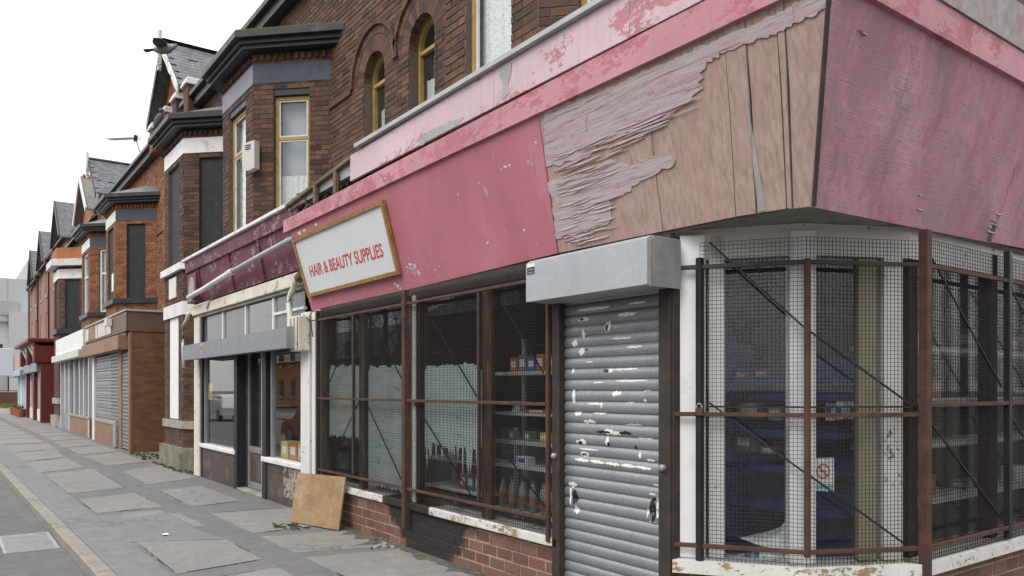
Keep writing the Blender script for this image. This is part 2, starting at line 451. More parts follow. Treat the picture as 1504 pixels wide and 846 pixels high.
def lay_bricks(O, U, N, L, z0, z1, ops=(), span=None, course=.075, bl=.225, seed=1, proud=.008, depth=.1):
    """list of (centre, U, N, half length, half height, rnd)"""
    rr = random.Random(seed); out = []; z = z0; row = 0
    while z < z1 - .02:
        zt = min(z + course, z1); zm = (z + zt)/2
        lo, hi = (0, L) if span is None else span(zm)
        s = lo - (0 if row % 2 else bl/2)
        while s < hi - .01:
            segs = [(max(s, lo), min(s + bl, hi))]
            for op in ops:
                h = half_open(op, zm)
                if h:
                    ns = []
                    for (a, b) in segs:
                        if h[1] <= a or h[0] >= b: ns.append((a, b))
                        else:
                            if h[0] - a > .03: ns.append((a, h[0]))
                            if b - h[1] > .03: ns.append((h[1], b))
                    segs = ns
            for (a, b) in segs:
                if b - a < .03: continue
                d = proud + rr.uniform(-.003, .003)
                C = Vector(O) + Vector(U)*((a+b)/2) + Vector(N)*(d - depth/2); C.z = zm
                out.append((C, Vector(U), Vector(N), (b-a)/2 - .005, (zt-z)/2 - .005, rr.random()))
            s += bl
        z = zt; row += 1
    return out

def backing(mb, O, U, N, L, z0, z1, ops=(), t=.1, e=.004):
    """mortar body behind the bricks, with its openings; z1 may be a list of (s, z) points"""
    O = Vector(O); U = Vector(U); N = Vector(N)
    top = (lambda s: z1) if not isinstance(z1, list) else None
    cuts = {0.0, L}
    if isinstance(z1, list):
        def top(s):
            for (a, za), (b, zb) in zip(z1, z1[1:]):
                if a <= s <= b: return za + (zb - za)*(s-a)/max(b-a, 1e-6)
            return z1[-1][1]
        cuts |= {p[0] for p in z1}
    for op in ops:
        if op[0] == 'r': cuts |= {op[1]-e, op[2]+e}
        else:
            for k in range(15): cuts.add(op[1] - math.cos(math.pi*k/14)*(op[2]+e))
    cs = sorted(c for c in cuts if 0 <= c <= L)
    def holes(s, sm):
        hs = []
        for op in ops:
            if op[0] == 'r':
                if op[1]-e < sm < op[2]+e: hs.append((op[3]-e, op[4]+e))
            else:
                if abs(sm - op[1]) < op[2]+e:
                    hh = math.sqrt(max(0, (op[2]+e)**2 - (s-op[1])**2)); hs.append((op[4]-e, op[3]+hh))
        return sorted(hs)
    for a, b in zip(cs, cs[1:]):
        if b - a < 1e-4: continue
        sm = (a+b)/2
        ha, hb = holes(a, sm), holes(b, sm)
        la, lb = z0, z0
        ends = [(h1[0], h2[0], h1[1], h2[1]) for h1, h2 in zip(ha, hb)] + [(top(a), top(b), None, None)]
        for (ca, cb, na, nb) in ends:
            if max(ca-la, cb-lb) > .001:
                P = [O+U*a, O+U*b, O+U*b, O+U*a]; Z = [la, lb, cb, ca]
                mb.prism([(p.x,p.y,q) for p, q in zip(P, Z)], -N*t)
            if na is not None: la, lb = na, nb

class Wall:
    """one wall part of a house: mortar body, single bricks, the rest of its brickwork"""
    def __init__(s, root, mat, name='wall', mortar=None):
        s.root, s.mat, s.name, s.mortar = root, mat, name, mortar or MORTAR
        s.back = MB(); s.bricks = []
    def face(s, O, U, N, L, z0, z1, ops=(), span=None, seed=1, bricks=True, bz0=None, bz1=None, btop=None, t=.1, course=.075, proud=.008):
        backing(s.back, O, U, N, L, z0, btop or z1, ops, t)
        if bricks: s.bricks += lay_bricks(O, U, N, L, z0 if bz0 is None else bz0, z1 if bz1 is None else bz1, ops, span, course=course, seed=seed, proud=proud)
    def done(s, single=0, minz=-1):
        w = s.back.build(s.name, s.mortar, s.root)
        cand = []
        if single:
            for i, b in enumerate(s.bricks):
                p = px_of(b[0])
                if p and 2 < p[0] < 1502 and 2 < p[1] < 844 and b[0].z > minz and (Vector((0, EYE_Y, EYE_Z)) - b[0]).dot(b[2]) > 0.3:
                    cand.append((-p[2], i))
            cand.sort(); pick = {i for _, i in cand[:single]}
        else: pick = set()
        rest = MB()
        for i, (C, U, N, a, h, r) in enumerate(s.bricks):
            V = -N; W = Vector((0,0,1))
            if i in pick:
                M4 = Matrix((U, V, W)).transposed().to_4x4() @ Matrix.Diagonal((a/.1075, 1, h/.0325, 1)); M4.translation = C
                obj_of('brick', brick_mesh(s.mat, i % 5), w, M4)
            else: rest.frame_box(C, U, V, W, a, .05, h, 0, max(r, .001))
        if rest.v: rest.build('brickwork', s.mat, w, kind='stuff', normals=False)
        return w

def voussoirs(parent, mat, O, U, N, cx, spring, r0, r1, n, proud=.01, depth=.1, a0=0, a1=180, name='voussoir', gap=.006):
    O, U, N = Vector(O), Vector(U), Vector(N)
    for k in range(n):
        t0 = RD(a0 + (a1-a0)*k/n) + gap/r1/2; t1 = RD(a0 + (a1-a0)*(k+1)/n) - gap/r1/2
        tm = (t0+t1)/2; pts = []
        for r, t in ((r0,t0),(r1,t0),(r1,tm),(r1,t1),(r0,t1),(r0,tm)):
            p = O + U*(cx + r*math.cos(t)); p.z = spring + r*math.sin(t); pts.append(p + N*(proud + random.uniform(-.002,.002)*0))
        mb = MB(); mb.prism(pts, -N*depth); mb.build(name, mat, parent)

def pane_set(parent, O, U, N, s0, s1, z0, z1, rec, fmat, transoms=(), mull=(), fw=.055, glass=None, curtain=None, cur_z=None, arch=None, name='window', gdy=.02, bead=False):
    """a window part (frame) with its pane and curtain; arch=(r, spring)"""
    O, U, N = Vector(O), Vector(U), Vector(N); glass = glass or GLASS
    q = O - N*rec
    def P(s, z, d=0.0): 
        p = q + U*s + N*d; return Vector((p.x, p.y, z))
    mb = MB()
    def fbar(a, b, c, d, dep=.03): 
        C = (P(a, c) + P(b, d))/2
        mb.frame_box(C, U, -N, Vector((0,0,1)), abs(b-a)/2, dep, abs(d-c)/2, .004)
    top = z1 if arch is None else arch[1]
    fbar(s0, s0+fw, z0, top); fbar(s1-fw, s1, z0, top); fbar(s0+fw, s1-fw, z0, z0+fw)
    if arch is None: fbar(s0+fw, s1-fw, z1-fw, z1)
    else:
        r = arch[0]; cx = (s0+s1)/2
        for k in range(12):
            a, b = math.pi*k/12, math.pi*(k+1)/12
            pts = [P(cx+rr*math.cos(t), arch[1]+rr*math.sin(t), .03) for rr, t in ((r-fw,a),(r,a),(r,b),(r-fw,b))]
            mb.prism(pts, -N*.06)
    for t in transoms: fbar(s0+fw, s1-fw, t-fw*.5, t+fw*.5, .026)
    for m in mull: fbar(m-fw*.4, m+fw*.4, z0+fw, z1-fw, .026)
    w = mb.build(name, fmat, parent)
    if bead and arch is None:
        bm_ = MB(); zs = [z0+fw] + [v for t_ in transoms for v in (t_-fw*.5, t_+fw*.5)] + [z1-fw]
        for za, zc in zip(zs[::2], zs[1::2]):
            for (a, b, c, d) in ((s0+fw, s0+fw+.02, za, zc), (s1-fw-.02, s1-fw, za, zc), (s0+fw+.02, s1-fw-.02, za, za+.02), (s0+fw+.02, s1-fw-.02, zc-.02, zc)):
                bm_.frame_box((P(a, c) + P(b, d))/2, U, -N, Vector((0,0,1)), abs(b-a)/2, .014, abs(d-c)/2)
        bm_.build('glazing_bead', WHITE, w)
    g = MB()
    if arch is None: g.prism([P(s0+fw*.6,z0+fw*.6,-gdy), P(s1-fw*.6,z0+fw*.6,-gdy), P(s1-fw*.6,z1-fw*.6,-gdy), P(s0+fw*.6,z1-fw*.6,-gdy)], -N*.005)
    else:
        cx = (s0+s1)/2; r = arch[0]-fw*.5
        pts = [P(cx-r,z0+fw*.6,-gdy), P(cx+r,z0+fw*.6,-gdy)] + [P(cx+r*math.cos(math.pi*k/14), arch[1]+r*math.sin(math.pi*k/14), -gdy) for k in range(15)]
        g.prism(pts, -N*.005)
    g.build('pane', glass, w)
    if curtain:
        c0, c1 = cur_z or (z0, z1); cm = MB(); n = max(8, int((s1-s0)/.02)); vs = []; fs = []
        for k in range(n+1):
            s = s0+.02 + (s1-s0-.04)*k/n; d = -.1 + .018*math.sin(k*1.35) + .01*math.sin(k*.5+s)
            vs += [P(s, c0, d), P(s, c1, d*.8-.02)]
        for k in range(n): fs.append((2*k, 2*k+2, 2*k+3, 2*k+1))
        cm.add(vs, fs); cm.build('curtain', curtain, w, smooth=True)
    return w

# ------------------------------------------------------------------ terraced houses
YW = 0.9           # plane of the main wall; bays come forward to y = 0
EAVE, BAY_TOP = 8.3, 6.87
TX, TY, TZ = Vector((1,0,0)), Vector((0,1,0)), Vector((0,0,1))
def bay_line(x0, x1, d, y0=0.0):
    t = math.tan(RD(22.5))
    return [(x0 - d*t - (YW+d) + y0*0, YW), (x0 - d*t, -d), (x1 + d*t, -d), (x1 + d*t + YW + d, YW)]

def house(label, xa, xb, bay, brick, o):
    """xa: party line under the gable, xb: the other party line, bay: front face of the bay"""
    lo, hi = min(xa, xb), max(xa, xb); sg = 1 if xa > xb else -1
    zb = o.get('z0', 3.9)
    root = thing('terraced_house', ((lo+hi)/2, YW, 0), label, 'house', 'brick terraced houses with bay windows')
    x0, x1 = bay
    single = o.get('single', 0)
    W = Wall(root, brick)
    # main wall
    ac = xa - sg*o.get('arch_off', .68) ; ar = .32
    ops = [('r', x0-YW+.1-lo, x1+YW-.1-lo, 0, 7.0), ('a', ac-lo, ar, 5.98, 4.45, .66)]
    gw = 1.55; gz0, gz1 = 8.98, 10.42
    gc = xa - sg*.6
    opg = ops + [('a', gc-lo, .27, 8.95, 8.2, .42)]
    def span(z):
        if z < EAVE: return (0, hi-lo)
        w = gw if z < gz0 else gw*(gz1-z)/(gz1-gz0)
        return (hi-lo-w, hi-lo) if sg > 0 else (0, w)
    if sg > 0: tops = [(0, EAVE), (hi-lo-gw, EAVE), (hi-lo-gw+.001, gz0), (hi-lo, gz1)]
    else: tops = [(0, gz1), (gw-.001, gz0), (gw, EAVE), (hi-lo, EAVE)]
    W.face((lo, YW, 0), TX, -TY, hi-lo, zb, gz1, opg, span, seed=int(abs(xa*10)), btop=tops, t=.2, bz0=max(zb, 3.9))
    # bay
    zf = o.get('bay_z0', zb); s2 = math.sqrt(.5)
    L = x1-x0; CL = YW*math.sqrt(2)
    wz0, wz1 = 4.2, 6.3
    fo = [('r', .36, L-.36, wz0, wz1)]; co = [('r', .34, .92, wz0, wz1)]
    if o.get('ground'): fo.append(('r', .36, L-.36, 1.0, 3.15)); co.append(('r', .34, .92, 1.0, 3.15))
    rU, rN = Vector((s2, s2, 0)), Vector((s2, -s2, 0)); lU, lN = Vector((s2, -s2, 0)), Vector((-s2, -s2, 0))
    W.face((x0, 0, 0), TX, -TY, L, zf, BAY_TOP, fo, seed=3)
    W.face((x1, 0, 0), rU, rN, CL, zf, BAY_TOP, co, seed=5)
    W.face((x0-YW, YW, 0), lU, lN, CL, zf, BAY_TOP, [('r', .35, .93, wz0, wz1)], seed=6, bricks=False)
    w = W.done(single, 4.4)
    facets = [((x0,0,0), TX, -TY, .36, L-.36), ((x1,0,0), rU, rN, .34, .92), ((x0-YW,YW,0), lU, lN, .35, .93)]
    for k, (O, U, N, a, b) in enumerate(facets):
        style = o['win'][min(k, 1)]
        if style == 'board':
            mb = MB(); q = Vector(O) - N*.06
            mb.frame_box(q + U*((a+b)/2) + TZ*((wz0+wz1)/2), U, -N, TZ, (b-a)/2-.004, .012, (wz1-wz0)/2-.004, .003)
            mb.build('window_board', BOARD_B, root)
            if o.get('paper') and k == 0:
                mb = MB(); mb.frame_box(q + N*.016 + U*((a+b)/2) + TZ*4.75, U, -N, TZ, .16, .002, .26); mb.build('notice', PAPER, root)
        elif style == 'white':
            pane_set(root, O, U, N, a, b, wz0, wz1, .07, WHITE, (5.5,), (), .06, GLASS, LACE)
        else:
            pane_set(root, O, U, N, a, b, wz0, wz1-.1, .09, OCHRE, (5.55,), (), .055, GLASS, LACE, (4.2, 5.0) if k == 1 and style == 'half' else (4.2, 6.2), bead=True)
            if style == 'half' and k == 1:
                mb = MB(); q = Vector(O) - N*.26; mb.frame_box(q + U*((a+b)/2) + TZ*5.25, U, -N, TZ, (b-a)/2+.1, .004, 1.0); mb.build('reflection_panel', REFLECT_GREY, root)  # grey panel added behind the glass to stand in for its reflection
            mb = MB(); q = Vector(O) - N*.05
            mb.frame_box(q + U*((a+b)/2) + TZ*(wz1-.045), U, -N, TZ, (b-a)/2, .04, .05, .004); mb.build('window_head_or_shade', BLACK, root)  # black strip paints the shadow gap under the lintel band
    # sill, lintel band, dentils, cornice, gutter, roof of the bay
    def ring(d0, d1, za, zb_, mat, name, zc=None, zd=None):
        mb = MB(); mb.layer(bay_line(x0, x1, d1), bay_line(x0, x1, d0), za, zb_, zc, zd); return mb.build(name, mat, root)
    for k in range(3):
        P0, P1 = bay_line(x0, x1, .014)[k:k+2]; I0, I1 = bay_line(x0, x1, -.02)[k:k+2]
        mb = MB(); mb.layer([P0, P1], [I0, I1], 6.4, 6.7)
        lm = o['lintel'][0 if k != 2 else 1]
        mb.build('lintel_band', lm, root)
    ring(-.02, .09, 4.06, 4.2, o.get('sill', STONE), 'window_sill')
    if o.get('ground'):
        ring(-.02, .03, 3.15, 3.42, WHITE_D, 'white_band'); 
        ring(-.02, .05, .84, 1.0, STONE, 'ground_sill'); ring(-.03, .11, 0, .46, STONE_G, 'plinth', None, None)
        mb = MB(); mb.box(x0+.38, x1-.55, .02, .03, 1.02, 3.14); mb.build('window_board', PAPER, root)
        mb = MB(); mb.box(x0+.36, x1-.36, .06, .08, 1.0, 3.15); mb.build('window_board', BOARD_B, root)
        mb = MB(); q = Vector((x1,0,0)) - rN*.06
        mb.frame_box(q + rU*.63 + TZ*2.07, rU, -rN, TZ, .288, .012, 1.07, .003); mb.build('window_board', BOARD_B, root)
        mb = MB(); mb.cbox(x0+.5, x1-.55, -.03, -.008, 3.55, 3.98, .004); mb.build('wall_plaque', WHITE_D, root)
    # dentil course of bricks set on end under the cornice
    dm = MB()
    for (O, U, N, ln) in (((x0,0,0), TX, -TY, L), ((x1,0,0), rU, rN, CL)):
        s = .05
        while s < ln-.04:
            dm.frame_box(Vector(O)+U*s+N*.012+TZ*6.795, U, -N, TZ, .028, .03, .05, .003, random.random()); s += .112
    dm.build('dentil_course', brick, root, kind='stuff')
    ring(-.05, .2, 6.87, 6.93, BLACK, 'soffit'); ring(-.05, .25, 6.93, 7.0, BLACK, 'cornice')
    ring(.14, .33, 7.0, 7.1, BLACK, 'gutter')
    if o.get('moss'): ring(.15, .31, 7.1, 7.125, MOSS, 'gutter_moss')
    mb = MB(); A = bay_line(x0, x1, .26); B = [(x0-.3, YW), (x0+.1, YW-.06), (x1-.1, YW-.06), (x1+.3, YW)]
    n = 4; vs = [(p[0],p[1],7.11) for p in A] + [(p[0],p[1],7.5) for p in B] + [(p[0],p[1],7.06) for p in A] + [(p[0],p[1],7.4) for p in B]
    fs = [(i,i+1,n+i+1,n+i) for i in range(3)] + [(2*n+i+1,2*n+i,3*n+i,3*n+i+1) for i in range(3)] + [(i,2*n+i,2*n+i+1,i+1) for i in range(3)]
    mb.add(vs, fs); mb.build('bay_roof', SLATE, root)
    # stair window with brick arch rings and hood
    O = (lo, YW, 0); c = ac-lo
    if o.get('arch', 1):
        voussoirs(w, brick, O, TX, -TY, c, 5.98, ar, ar+.215, 15, .006, .1)
        voussoirs(w, brick, O, TX, -TY, c, 5.98, ar+.221, ar+.335, 22, .01, .1)
        voussoirs(w, brick, O, TX, -TY, c, 5.98, ar+.34, ar+.4, 14, .045, .1, name='hood_brick', gap=.003)
    else:
        mb = MB(); pts = []
        for t in range(17):
            a = math.pi*t/16; pts.append((ac+(ar+.4)*math.cos(a), YW-.01, 5.98+(ar+.4)*math.sin(a)))
        for t in range(16, -1, -1):
            a = math.pi*t/16; pts.append((ac+ar*math.cos(a), YW-.01, 5.98+ar*math.sin(a)))
        for t in range(16):
            mb.prism([pts[t], pts[t+1], pts[32-t], pts[33-t]], (0,.1,0), .5)
        mb.build('window_arch', brick, root)
    pane_set(root, O, TX, -TY, c-ar, c+ar, 4.45, 6.3, .16, OCHRE if o.get('arch', 1) else WHITE, (5.2, 5.93), (), .05, GLASS, LACE, (4.5, 5.62), (ar, 5.98))  # pale curtain here stands in for sky reflected in the lower glass
    # string course at the springing
    mb = MB(); a0 = x1+YW if sg > 0 else ac+ar+.4; a1 = ac-ar-.4 if sg > 0 else x0-YW
    if a1 - a0 > .1: mb.cbox(a0, a1, YW-.04, YW+.01, 5.93, 5.99, .006); mb.build('string_course', brick, root)
    # attic
    if o.get('attic', 1):
        gO = (lo, YW, 0)
        pane_set(root, gO, TX, -TY, gc-lo-.27, gc-lo+.27, 8.2, 9.2, .1, WHITE, (), (), .04, GLASS, None, None, (.27, 8.95))
        voussoirs(w, brick, gO, TX, -TY, gc-lo, 8.95, .27, .42, 9, .02, .1)
        for px_, wd in o.get('piers', ()):
            mb = MB(); mb.cbox(px_-wd, px_+wd, YW-.32, YW-.006, 8.0, 8.62, .008, .4); mb.build('pier', brick, root)
            mb = MB(); mb.cbox(px_-wd-.05, px_+wd+.05, YW-.38, YW-.008, 8.62, 8.69, .008); mb.cbox(px_-wd-.03, px_+wd+.03, YW-.35, YW-.01, 8.69, 8.78, .02); mb.build('pier_cap', WHITE_D, root)
    # eaves gutter and main roof
    g0, g1 = (lo, hi-gw-.2) if sg > 0 else (lo+gw+.2, hi)
    mb = MB(); mb.cbox(g0, g1, YW-.3, YW-.16, EAVE+.02, EAVE+.13, .01); mb.build('eaves_gutter', BLACK, root)
    mb = MB(); mb.cbox(g0, g1, YW-.2, YW-.003, EAVE-.16, EAVE+.04, .004); mb.build('eaves_board', BLACK if not o.get('white_eave') else WHITE_D, root)
    rs = .82
    def rz(y): return EAVE + .1 + (y-YW+.25)*rs
    mb = MB()
    mb.prism([(lo, YW-.25, rz(YW-.25)), (hi, YW-.25, rz(YW-.25)), (hi, 5.2, rz(5.2)), (lo, 5.2, rz(5.2))] if False else
             [(g0, YW-.25, rz(YW-.25)), (g1, YW-.25, rz(YW-.25)), (g1, 5.2, rz(5.2)), (g0, 5.2, rz(5.2))], (0,0,-.06))
    q0, q1 = (g1, hi) if sg > 0 else (lo, g0)
    mb.prism([(q0, YW+.3, rz(YW+.3)), (q1, YW+.3, rz(YW+.3)), (q1, 5.2, rz(5.2)), (q0, 5.2, rz(5.2))], (0,0,-.06))
    mb.prism([(lo, 5.2, rz(5.2)), (hi, 5.2, rz(5.2)), (hi, 9.4, rz(YW-.25)), (lo, 9.4, rz(YW-.25))], (0,0,-.06))
    roof = mb.build('roof', SLATE, root)
    # gable roof half
    ex = xa - sg*(gw+.2); ez = gz0 - .06; pz = gz1 + .12; yf = YW - .32
    yb = lambda z: YW - .25 + (z - EAVE - .1)/rs
    P = [Vector((xa, yf, pz)), Vector((ex, yf, ez)), Vector((ex, yb(ez)+.1, ez)), Vector((xa, yb(pz)+.1, pz))]
    mb = MB(); mb.prism(P, (0,0,-.05)); gr = mb.build('gable_roof', o.get('gslate', SLATE), root)
    if o.get('slates'):
        sl = (P[1]-P[0]); ln = sl.length; sd = sl.normalized(); nn = sd.cross(TY)
        if nn.z < 0: nn = -nn
        me = MB(); me.frame_box(Vector((0,0,0)), Vector((1,0,0)), Vector((0,1,0)), TZ, .145, .118, .005, .002)
        sm = bpy.data.meshes.new('slate'); sm.from_pydata(me.v, [], me.f); sm.materials.append(SLATE); sm.materials[0] = o.get('gslate', SLATE)
        r = 0; d = .1
        while d < ln:
            zz = (P[0]+sd*d).z; y = yf + (.12 if r % 2 else 0)
            while y < yb(zz):
                if random.random() > .03:
                    C = P[0] + sd*(d + random.uniform(-.012,.03)) + TY*(y-yf+.12) + nn*.018
                    s_ = (sd*math.cos(.06) - nn*math.sin(-.03)).normalized()
                    v_ = (TY + sd*random.uniform(-.05,.05)).normalized(); s_ = (s_ - v_*s_.dot(v_)).normalized()
                    M4 = Matrix((s_, v_, s_.cross(v_))).transposed().to_4x4(); M4.translation = C
                    obj_of('slate', sm, gr, M4)
                y += .24
            d += .185; r += 1
    mb = MB(); mb.bar(P[0]+TZ*.05+TY*-.01, P[3]+TZ*.05, .16, .06, ch=.01); mb.build('ridge_tile', o.get('ridge', SLATE), root)
    # bargeboard
    n = 8; up, dn = [], []
    for k in range(n+1):
        p = P[0].lerp(P[1], k/n); p.y = yf + .0; up.append(p + TZ*-.02); dn.append(p + TZ*(-.2 - .07*abs(math.sin(k*math.pi/2.6))))
    mb = MB()
    for k in range(n): mb.prism([up[k], up[k+1], dn[k+1], dn[k]], (0,-.035,0))
    mb.build('bargeboard', o.get('barge', BLACK), root)
    if o.get('finial'):
        mb = MB(); mb.cbox(xa-.05, xa+.05, yf-.1, yf-.005, pz-.75, pz+.28, .012); mb.build('finial', BARGE_W, root)
    # cheek of the dormer and shell behind
    mb = MB(); cxk = xa - sg*gw; mb.box(cxk-.05, cxk+.05, YW+.2, yb(ez)+.2, EAVE-.1, ez-.03); mb.build('gable_cheek', BF_DARK if brick is B_DARK else BF_ORG, root)
    mb = MB(); mb.box(lo, hi, 9.2, 9.4, 0, EAVE+.1); mb.build('rear_wall', BF_DARK, root)
    mb = MB()
    for zz in (3.9, 7.0): mb.box(lo+.02, hi-.02, YW+.2, 9.2, zz-.1, zz)
    bl = bay_line(x0, x1, -.12)
    for zz in (4.05, 6.86): mb.prism([(p[0], p[1], zz) for p in bl], (0,0,-.05))
    for xx in (lo, hi-.06): mb.box(xx, xx+.06, YW+.2, 9.2, max(zb, .0), EAVE+.1)
    mb.box(lo+.06, hi-.06, 4.3, 4.4, 3.9, 6.9)
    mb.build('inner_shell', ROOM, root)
    return root

# ================================================================== ground
def tarmac(name, col, var=.16, agg=90):
    t = NT(name)
    big = t.noise(.8, 8, .7, None, .2); agg_n = t.noise(agg, 3, .7)
    c = t.ramp(big, [(.3, sc3(col, 1-var)), (.7, sc3(col, 1+var))])
    md = t.noise(5.5, 7, .75, None, .3); c = t.mix(t.ramp(md, [(.32, .7), (.6, 0.0)]), c, sc3(col, .66)); c = t.mix(t.ramp(agg_n, [(.35, .5), (.65, 0.0)]), c, sc3(col, .6))
    c = t.mix(t.ramp(t.noise(agg*1.7, 2), [(.66, 0.0), (.78, .5)]), c, sc3(col, 1.8))
    st = t.noise(3.2, 8, .75, None, .4)
    c = t.mix(t.ramp(st, [(.55, 0.0), (.72, .5)]), c, sc3(col, .5)); pl_ = t.noise(1.7, 8, .78, None, .6); c = t.mix(t.ramp(pl_, [(.55, 0.0), (.72, .45)]), c, sc3(col, 1.3))
    gum = t.node('ShaderNodeTexVoronoi'); gum.inputs['Scale'].default_value = 3.1; t.link(t.geo.outputs['Position'], gum.inputs['Vector'])
    c = t.mix(t.ramp(gum.outputs['Distance'], [(.05, .6), (.062, 0.0)]), c, sc3(col, .5))
    crk = t.node('ShaderNodeTexVoronoi', feature='DISTANCE_TO_EDGE'); crk.inputs['Scale'].default_value = .75
    wv = t.node('ShaderNodeVectorMath', operation='ADD'); t.link(t.geo.outputs['Position'], wv.inputs[0])
    nn = t.node('ShaderNodeTexNoise'); nn.inputs['Scale'].default_value = 3.0; nn.inputs['Detail'].default_value = 6; t.link(t.geo.outputs['Position'], nn.inputs['Vector'])
    t.link(nn.outputs['Color'], wv.inputs[1]); t.link(wv.outputs[0], crk.inputs['Vector'])
    ck = t.math('MULTIPLY', t.ramp(crk.outputs['Distance'], [(.0, 1.0), (.012, 0.0)]), t.ramp(t.noise(.9, 3), [(.52, 0.0), (.58, .8)]))
    c = t.mix(ck, c, sc3(col, .3))
    h = t.math('SUBTRACT', agg_n, ck)
    t.bsdf(c, .9, 0, t.bump(h, .35, .004), .3)
    return t.m
ROAD_M = tarmac('road_tarmac', (.175,.17,.165), .12)
PAVE_M = tarmac('trench_tarmac', (.202,.197,.193), .14, 120)
PATCH_M = tarmac('worn_tarmac', (.243,.241,.238), .14, 70)
SLAB_M = tarmac('concrete_flag', (.285,.275,.264), .16, 60)
SLAB_M2 = tarmac('greenish_concrete_flag', (.278,.27,.248), .18, 60)
KERB_M = tarmac('kerb_stone', (.33,.3,.275), .14, 50)

def ky(x): return -2.51 + .0175*x      # inner line of the kerb
mb = MB(); mb.box(-700, 500, -500, 600, -.6, -.3); mb.build('ground', plain('earth', (.12,.11,.09), .95), kind='structure', label='bare ground under the street and buildings')
mb = MB(); mb.prism([(-160,ky(-160)-.1,-.1),(60,ky(60)-.1,-.1),(60,-10.2,-.1),(-160,-12.5,-.1)], (0,0,-.15)); mb.build('road', ROAD_M, kind='structure', label='grey tarmac road beside the kerb')
mb = MB(); mb.prism([(-78,ky(-78)-.02,0),(8,ky(8)-.02,0),(8,9.5,0),(-78,9.5,0)], (0,0,-.25)); pave = mb.build('pavement', PAVE_M, kind='structure', label='patched tarmac and concrete pavement along the shops')
mb = MB()
mb.prism([(-78,ky(-78)+.0,.004),(8,ky(8)+.0,.004),(8,-2.27,.004),(-7,-2.25,.004),(-13,-2.33,.004),(-28,-2.5,.004),(-78,-3.2,.004)], (0,0,-.02))
mb.prism([(-11.25,-2.3,.0043),(-9.15,-2.3,.0043),(-8.72,-1.42,.0043),(-9.6,-1.5,.0043),(-10.85,-1.52,.0043)], (0,0,-.01))
mb.build('tarmac_patch', PATCH_M, pave)
SLABS = [
 [(-9.09,-2.22),(-8.66,-1.40),(-7.46,-1.40),(-7.32,-2.22)], [(-6.97,-2.2),(-7.03,-1.40),(-5.3,-1.42),(-5.2,-2.2)],
 [(-13.1,-2.29),(-13.42,-1.45),(-11.58,-1.43),(-11.5,-2.27)], [(-11.33,-2.0),(-11.29,-1.54),(-10.93,-1.53),(-10.86,-2.06)],
 [(-10.96,-1.49),(-10.89,-1.37),(-9.69,-1.37),(-9.7,-1.48)],
 [(-17.29,-2.35),(-17.96,-1.44),(-14.18,-1.46),(-13.93,-2.32)], [(-20.47,-2.44),(-21.12,-1.57),(-18.44,-1.53),(-17.72,-2.43)],
 [(-23.6,-2.5),(-24.2,-1.45),(-21.41,-1.55),(-20.57,-2.5)], [(-26.7,-2.5),(-27.25,-1.41),(-24.3,-1.45),(-23.7,-2.5)],
 [(-8.62,-1.05),(-7.55,-1.04),(-7.3,-.12),(-8.4,-.1)], [(-10.65,-1.05),(-8.86,-1.05),(-8.9,-.03),(-10.46,-.02)],
 [(-13.47,-1.09),(-11.35,-1.11),(-11.54,-.38),(-13.71,-.38)], [(-17.13,-1.02),(-14.45,-1.08),(-15.02,-.14),(-17.9,-.13)],
 [(-21.43,-1.2),(-18.55,-1.07),(-18.9,-.2),(-22.3,-.22)], [(-24.6,-1.2),(-22.05,-1.2),(-22.6,-.2),(-25.4,-.2)],
 [(-27.7,-1.2),(-24.9,-1.2),(-25.6,-.2),(-28.6,-.2)], [(-7.3,-1.05),(-5.4,-1.05),(-5.2,-.15),(-7.1,-.13)], [(-5.0,-2.2),(-5.1,-1.42),(-3.0,-1.42),(-2.9,-2.2)],
 [(-5.2,-1.05),(-3.1,-1.05),(-3.0,-.15),(-5.05,-.13)]]
x = -27.6
while x > -76:
    w_ = random.uniform(2.4, 3.3)
    sh = ky(x) + 2.95
    SLABS.append([(x-w_+.15, -2.5+sh),(x-w_, -1.42+sh*.5),(x-.1, -1.42+sh*.5),(x, -2.5+sh)])
    SLABS.append([(x-w_-.6, -1.15+sh*.4),(x-.9, -1.15+sh*.4),(x-1.2,-.2),(x-w_-.9,-.2)])
    x -= w_
for i, q in enumerate(SLABS):
    h = .0046 + random.uniform(0, .0012)
    cx = sum(p[0] for p in q)/len(q); cy = sum(p[1] for p in q)/len(q)
    pts = []
    for k in range(len(q)):
        a, b = Vector(q[k]), Vector(q[(k+1) % len(q)]); n = max(2, int((b-a).length/.11)); nrm = Vector((-(b-a).y, (b-a).x)).normalized()
        for j in range(n): 
            p = a.lerp(b, j/n) + nrm*(random.uniform(-.016,.016) if j else 0); pts.append((p.x, p.y, h))
    mb = MB(); mb.prism(pts, (0,0,-.03)); mb.build('concrete_flag', SLAB_M if (cy < -1.2 or i % 3) else SLAB_M2, pave)
JOINT = plain('joint_dirt', (.05,.048,.042), .95, .4, 20, .5)
rj = random.Random(12)
for i, q in enumerate(SLABS[:18]):
    for k in range(4):
        if rj.random() < .5: continue
        a, b = Vector(q[k]), Vector(q[(k+1) % 4]); t0 = rj.uniform(0,.4); t1 = rj.uniform(.6,1); nrm = Vector((-(b-a).y, (b-a).x)).normalized(); n = 14; L_, R_ = [], []
        for j in range(n+1):
            p = a.lerp(b, t0+(t1-t0)*j/n) + nrm*rj.uniform(-.008,.008); w_ = rj.uniform(.001,.009)*(1 if 0 < j < n else .1)
            L_.append((p.x-nrm.x*w_, p.y-nrm.y*w_, .0072)); R_.append((p.x+nrm.x*w_, p.y+nrm.y*w_, .0072))
        mb = MB()
        for j in range(n): mb.prism([L_[j], L_[j+1], R_[j+1], R_[j]], (0,0,-.006))
        mb.build('joint_crack', JOINT, pave)
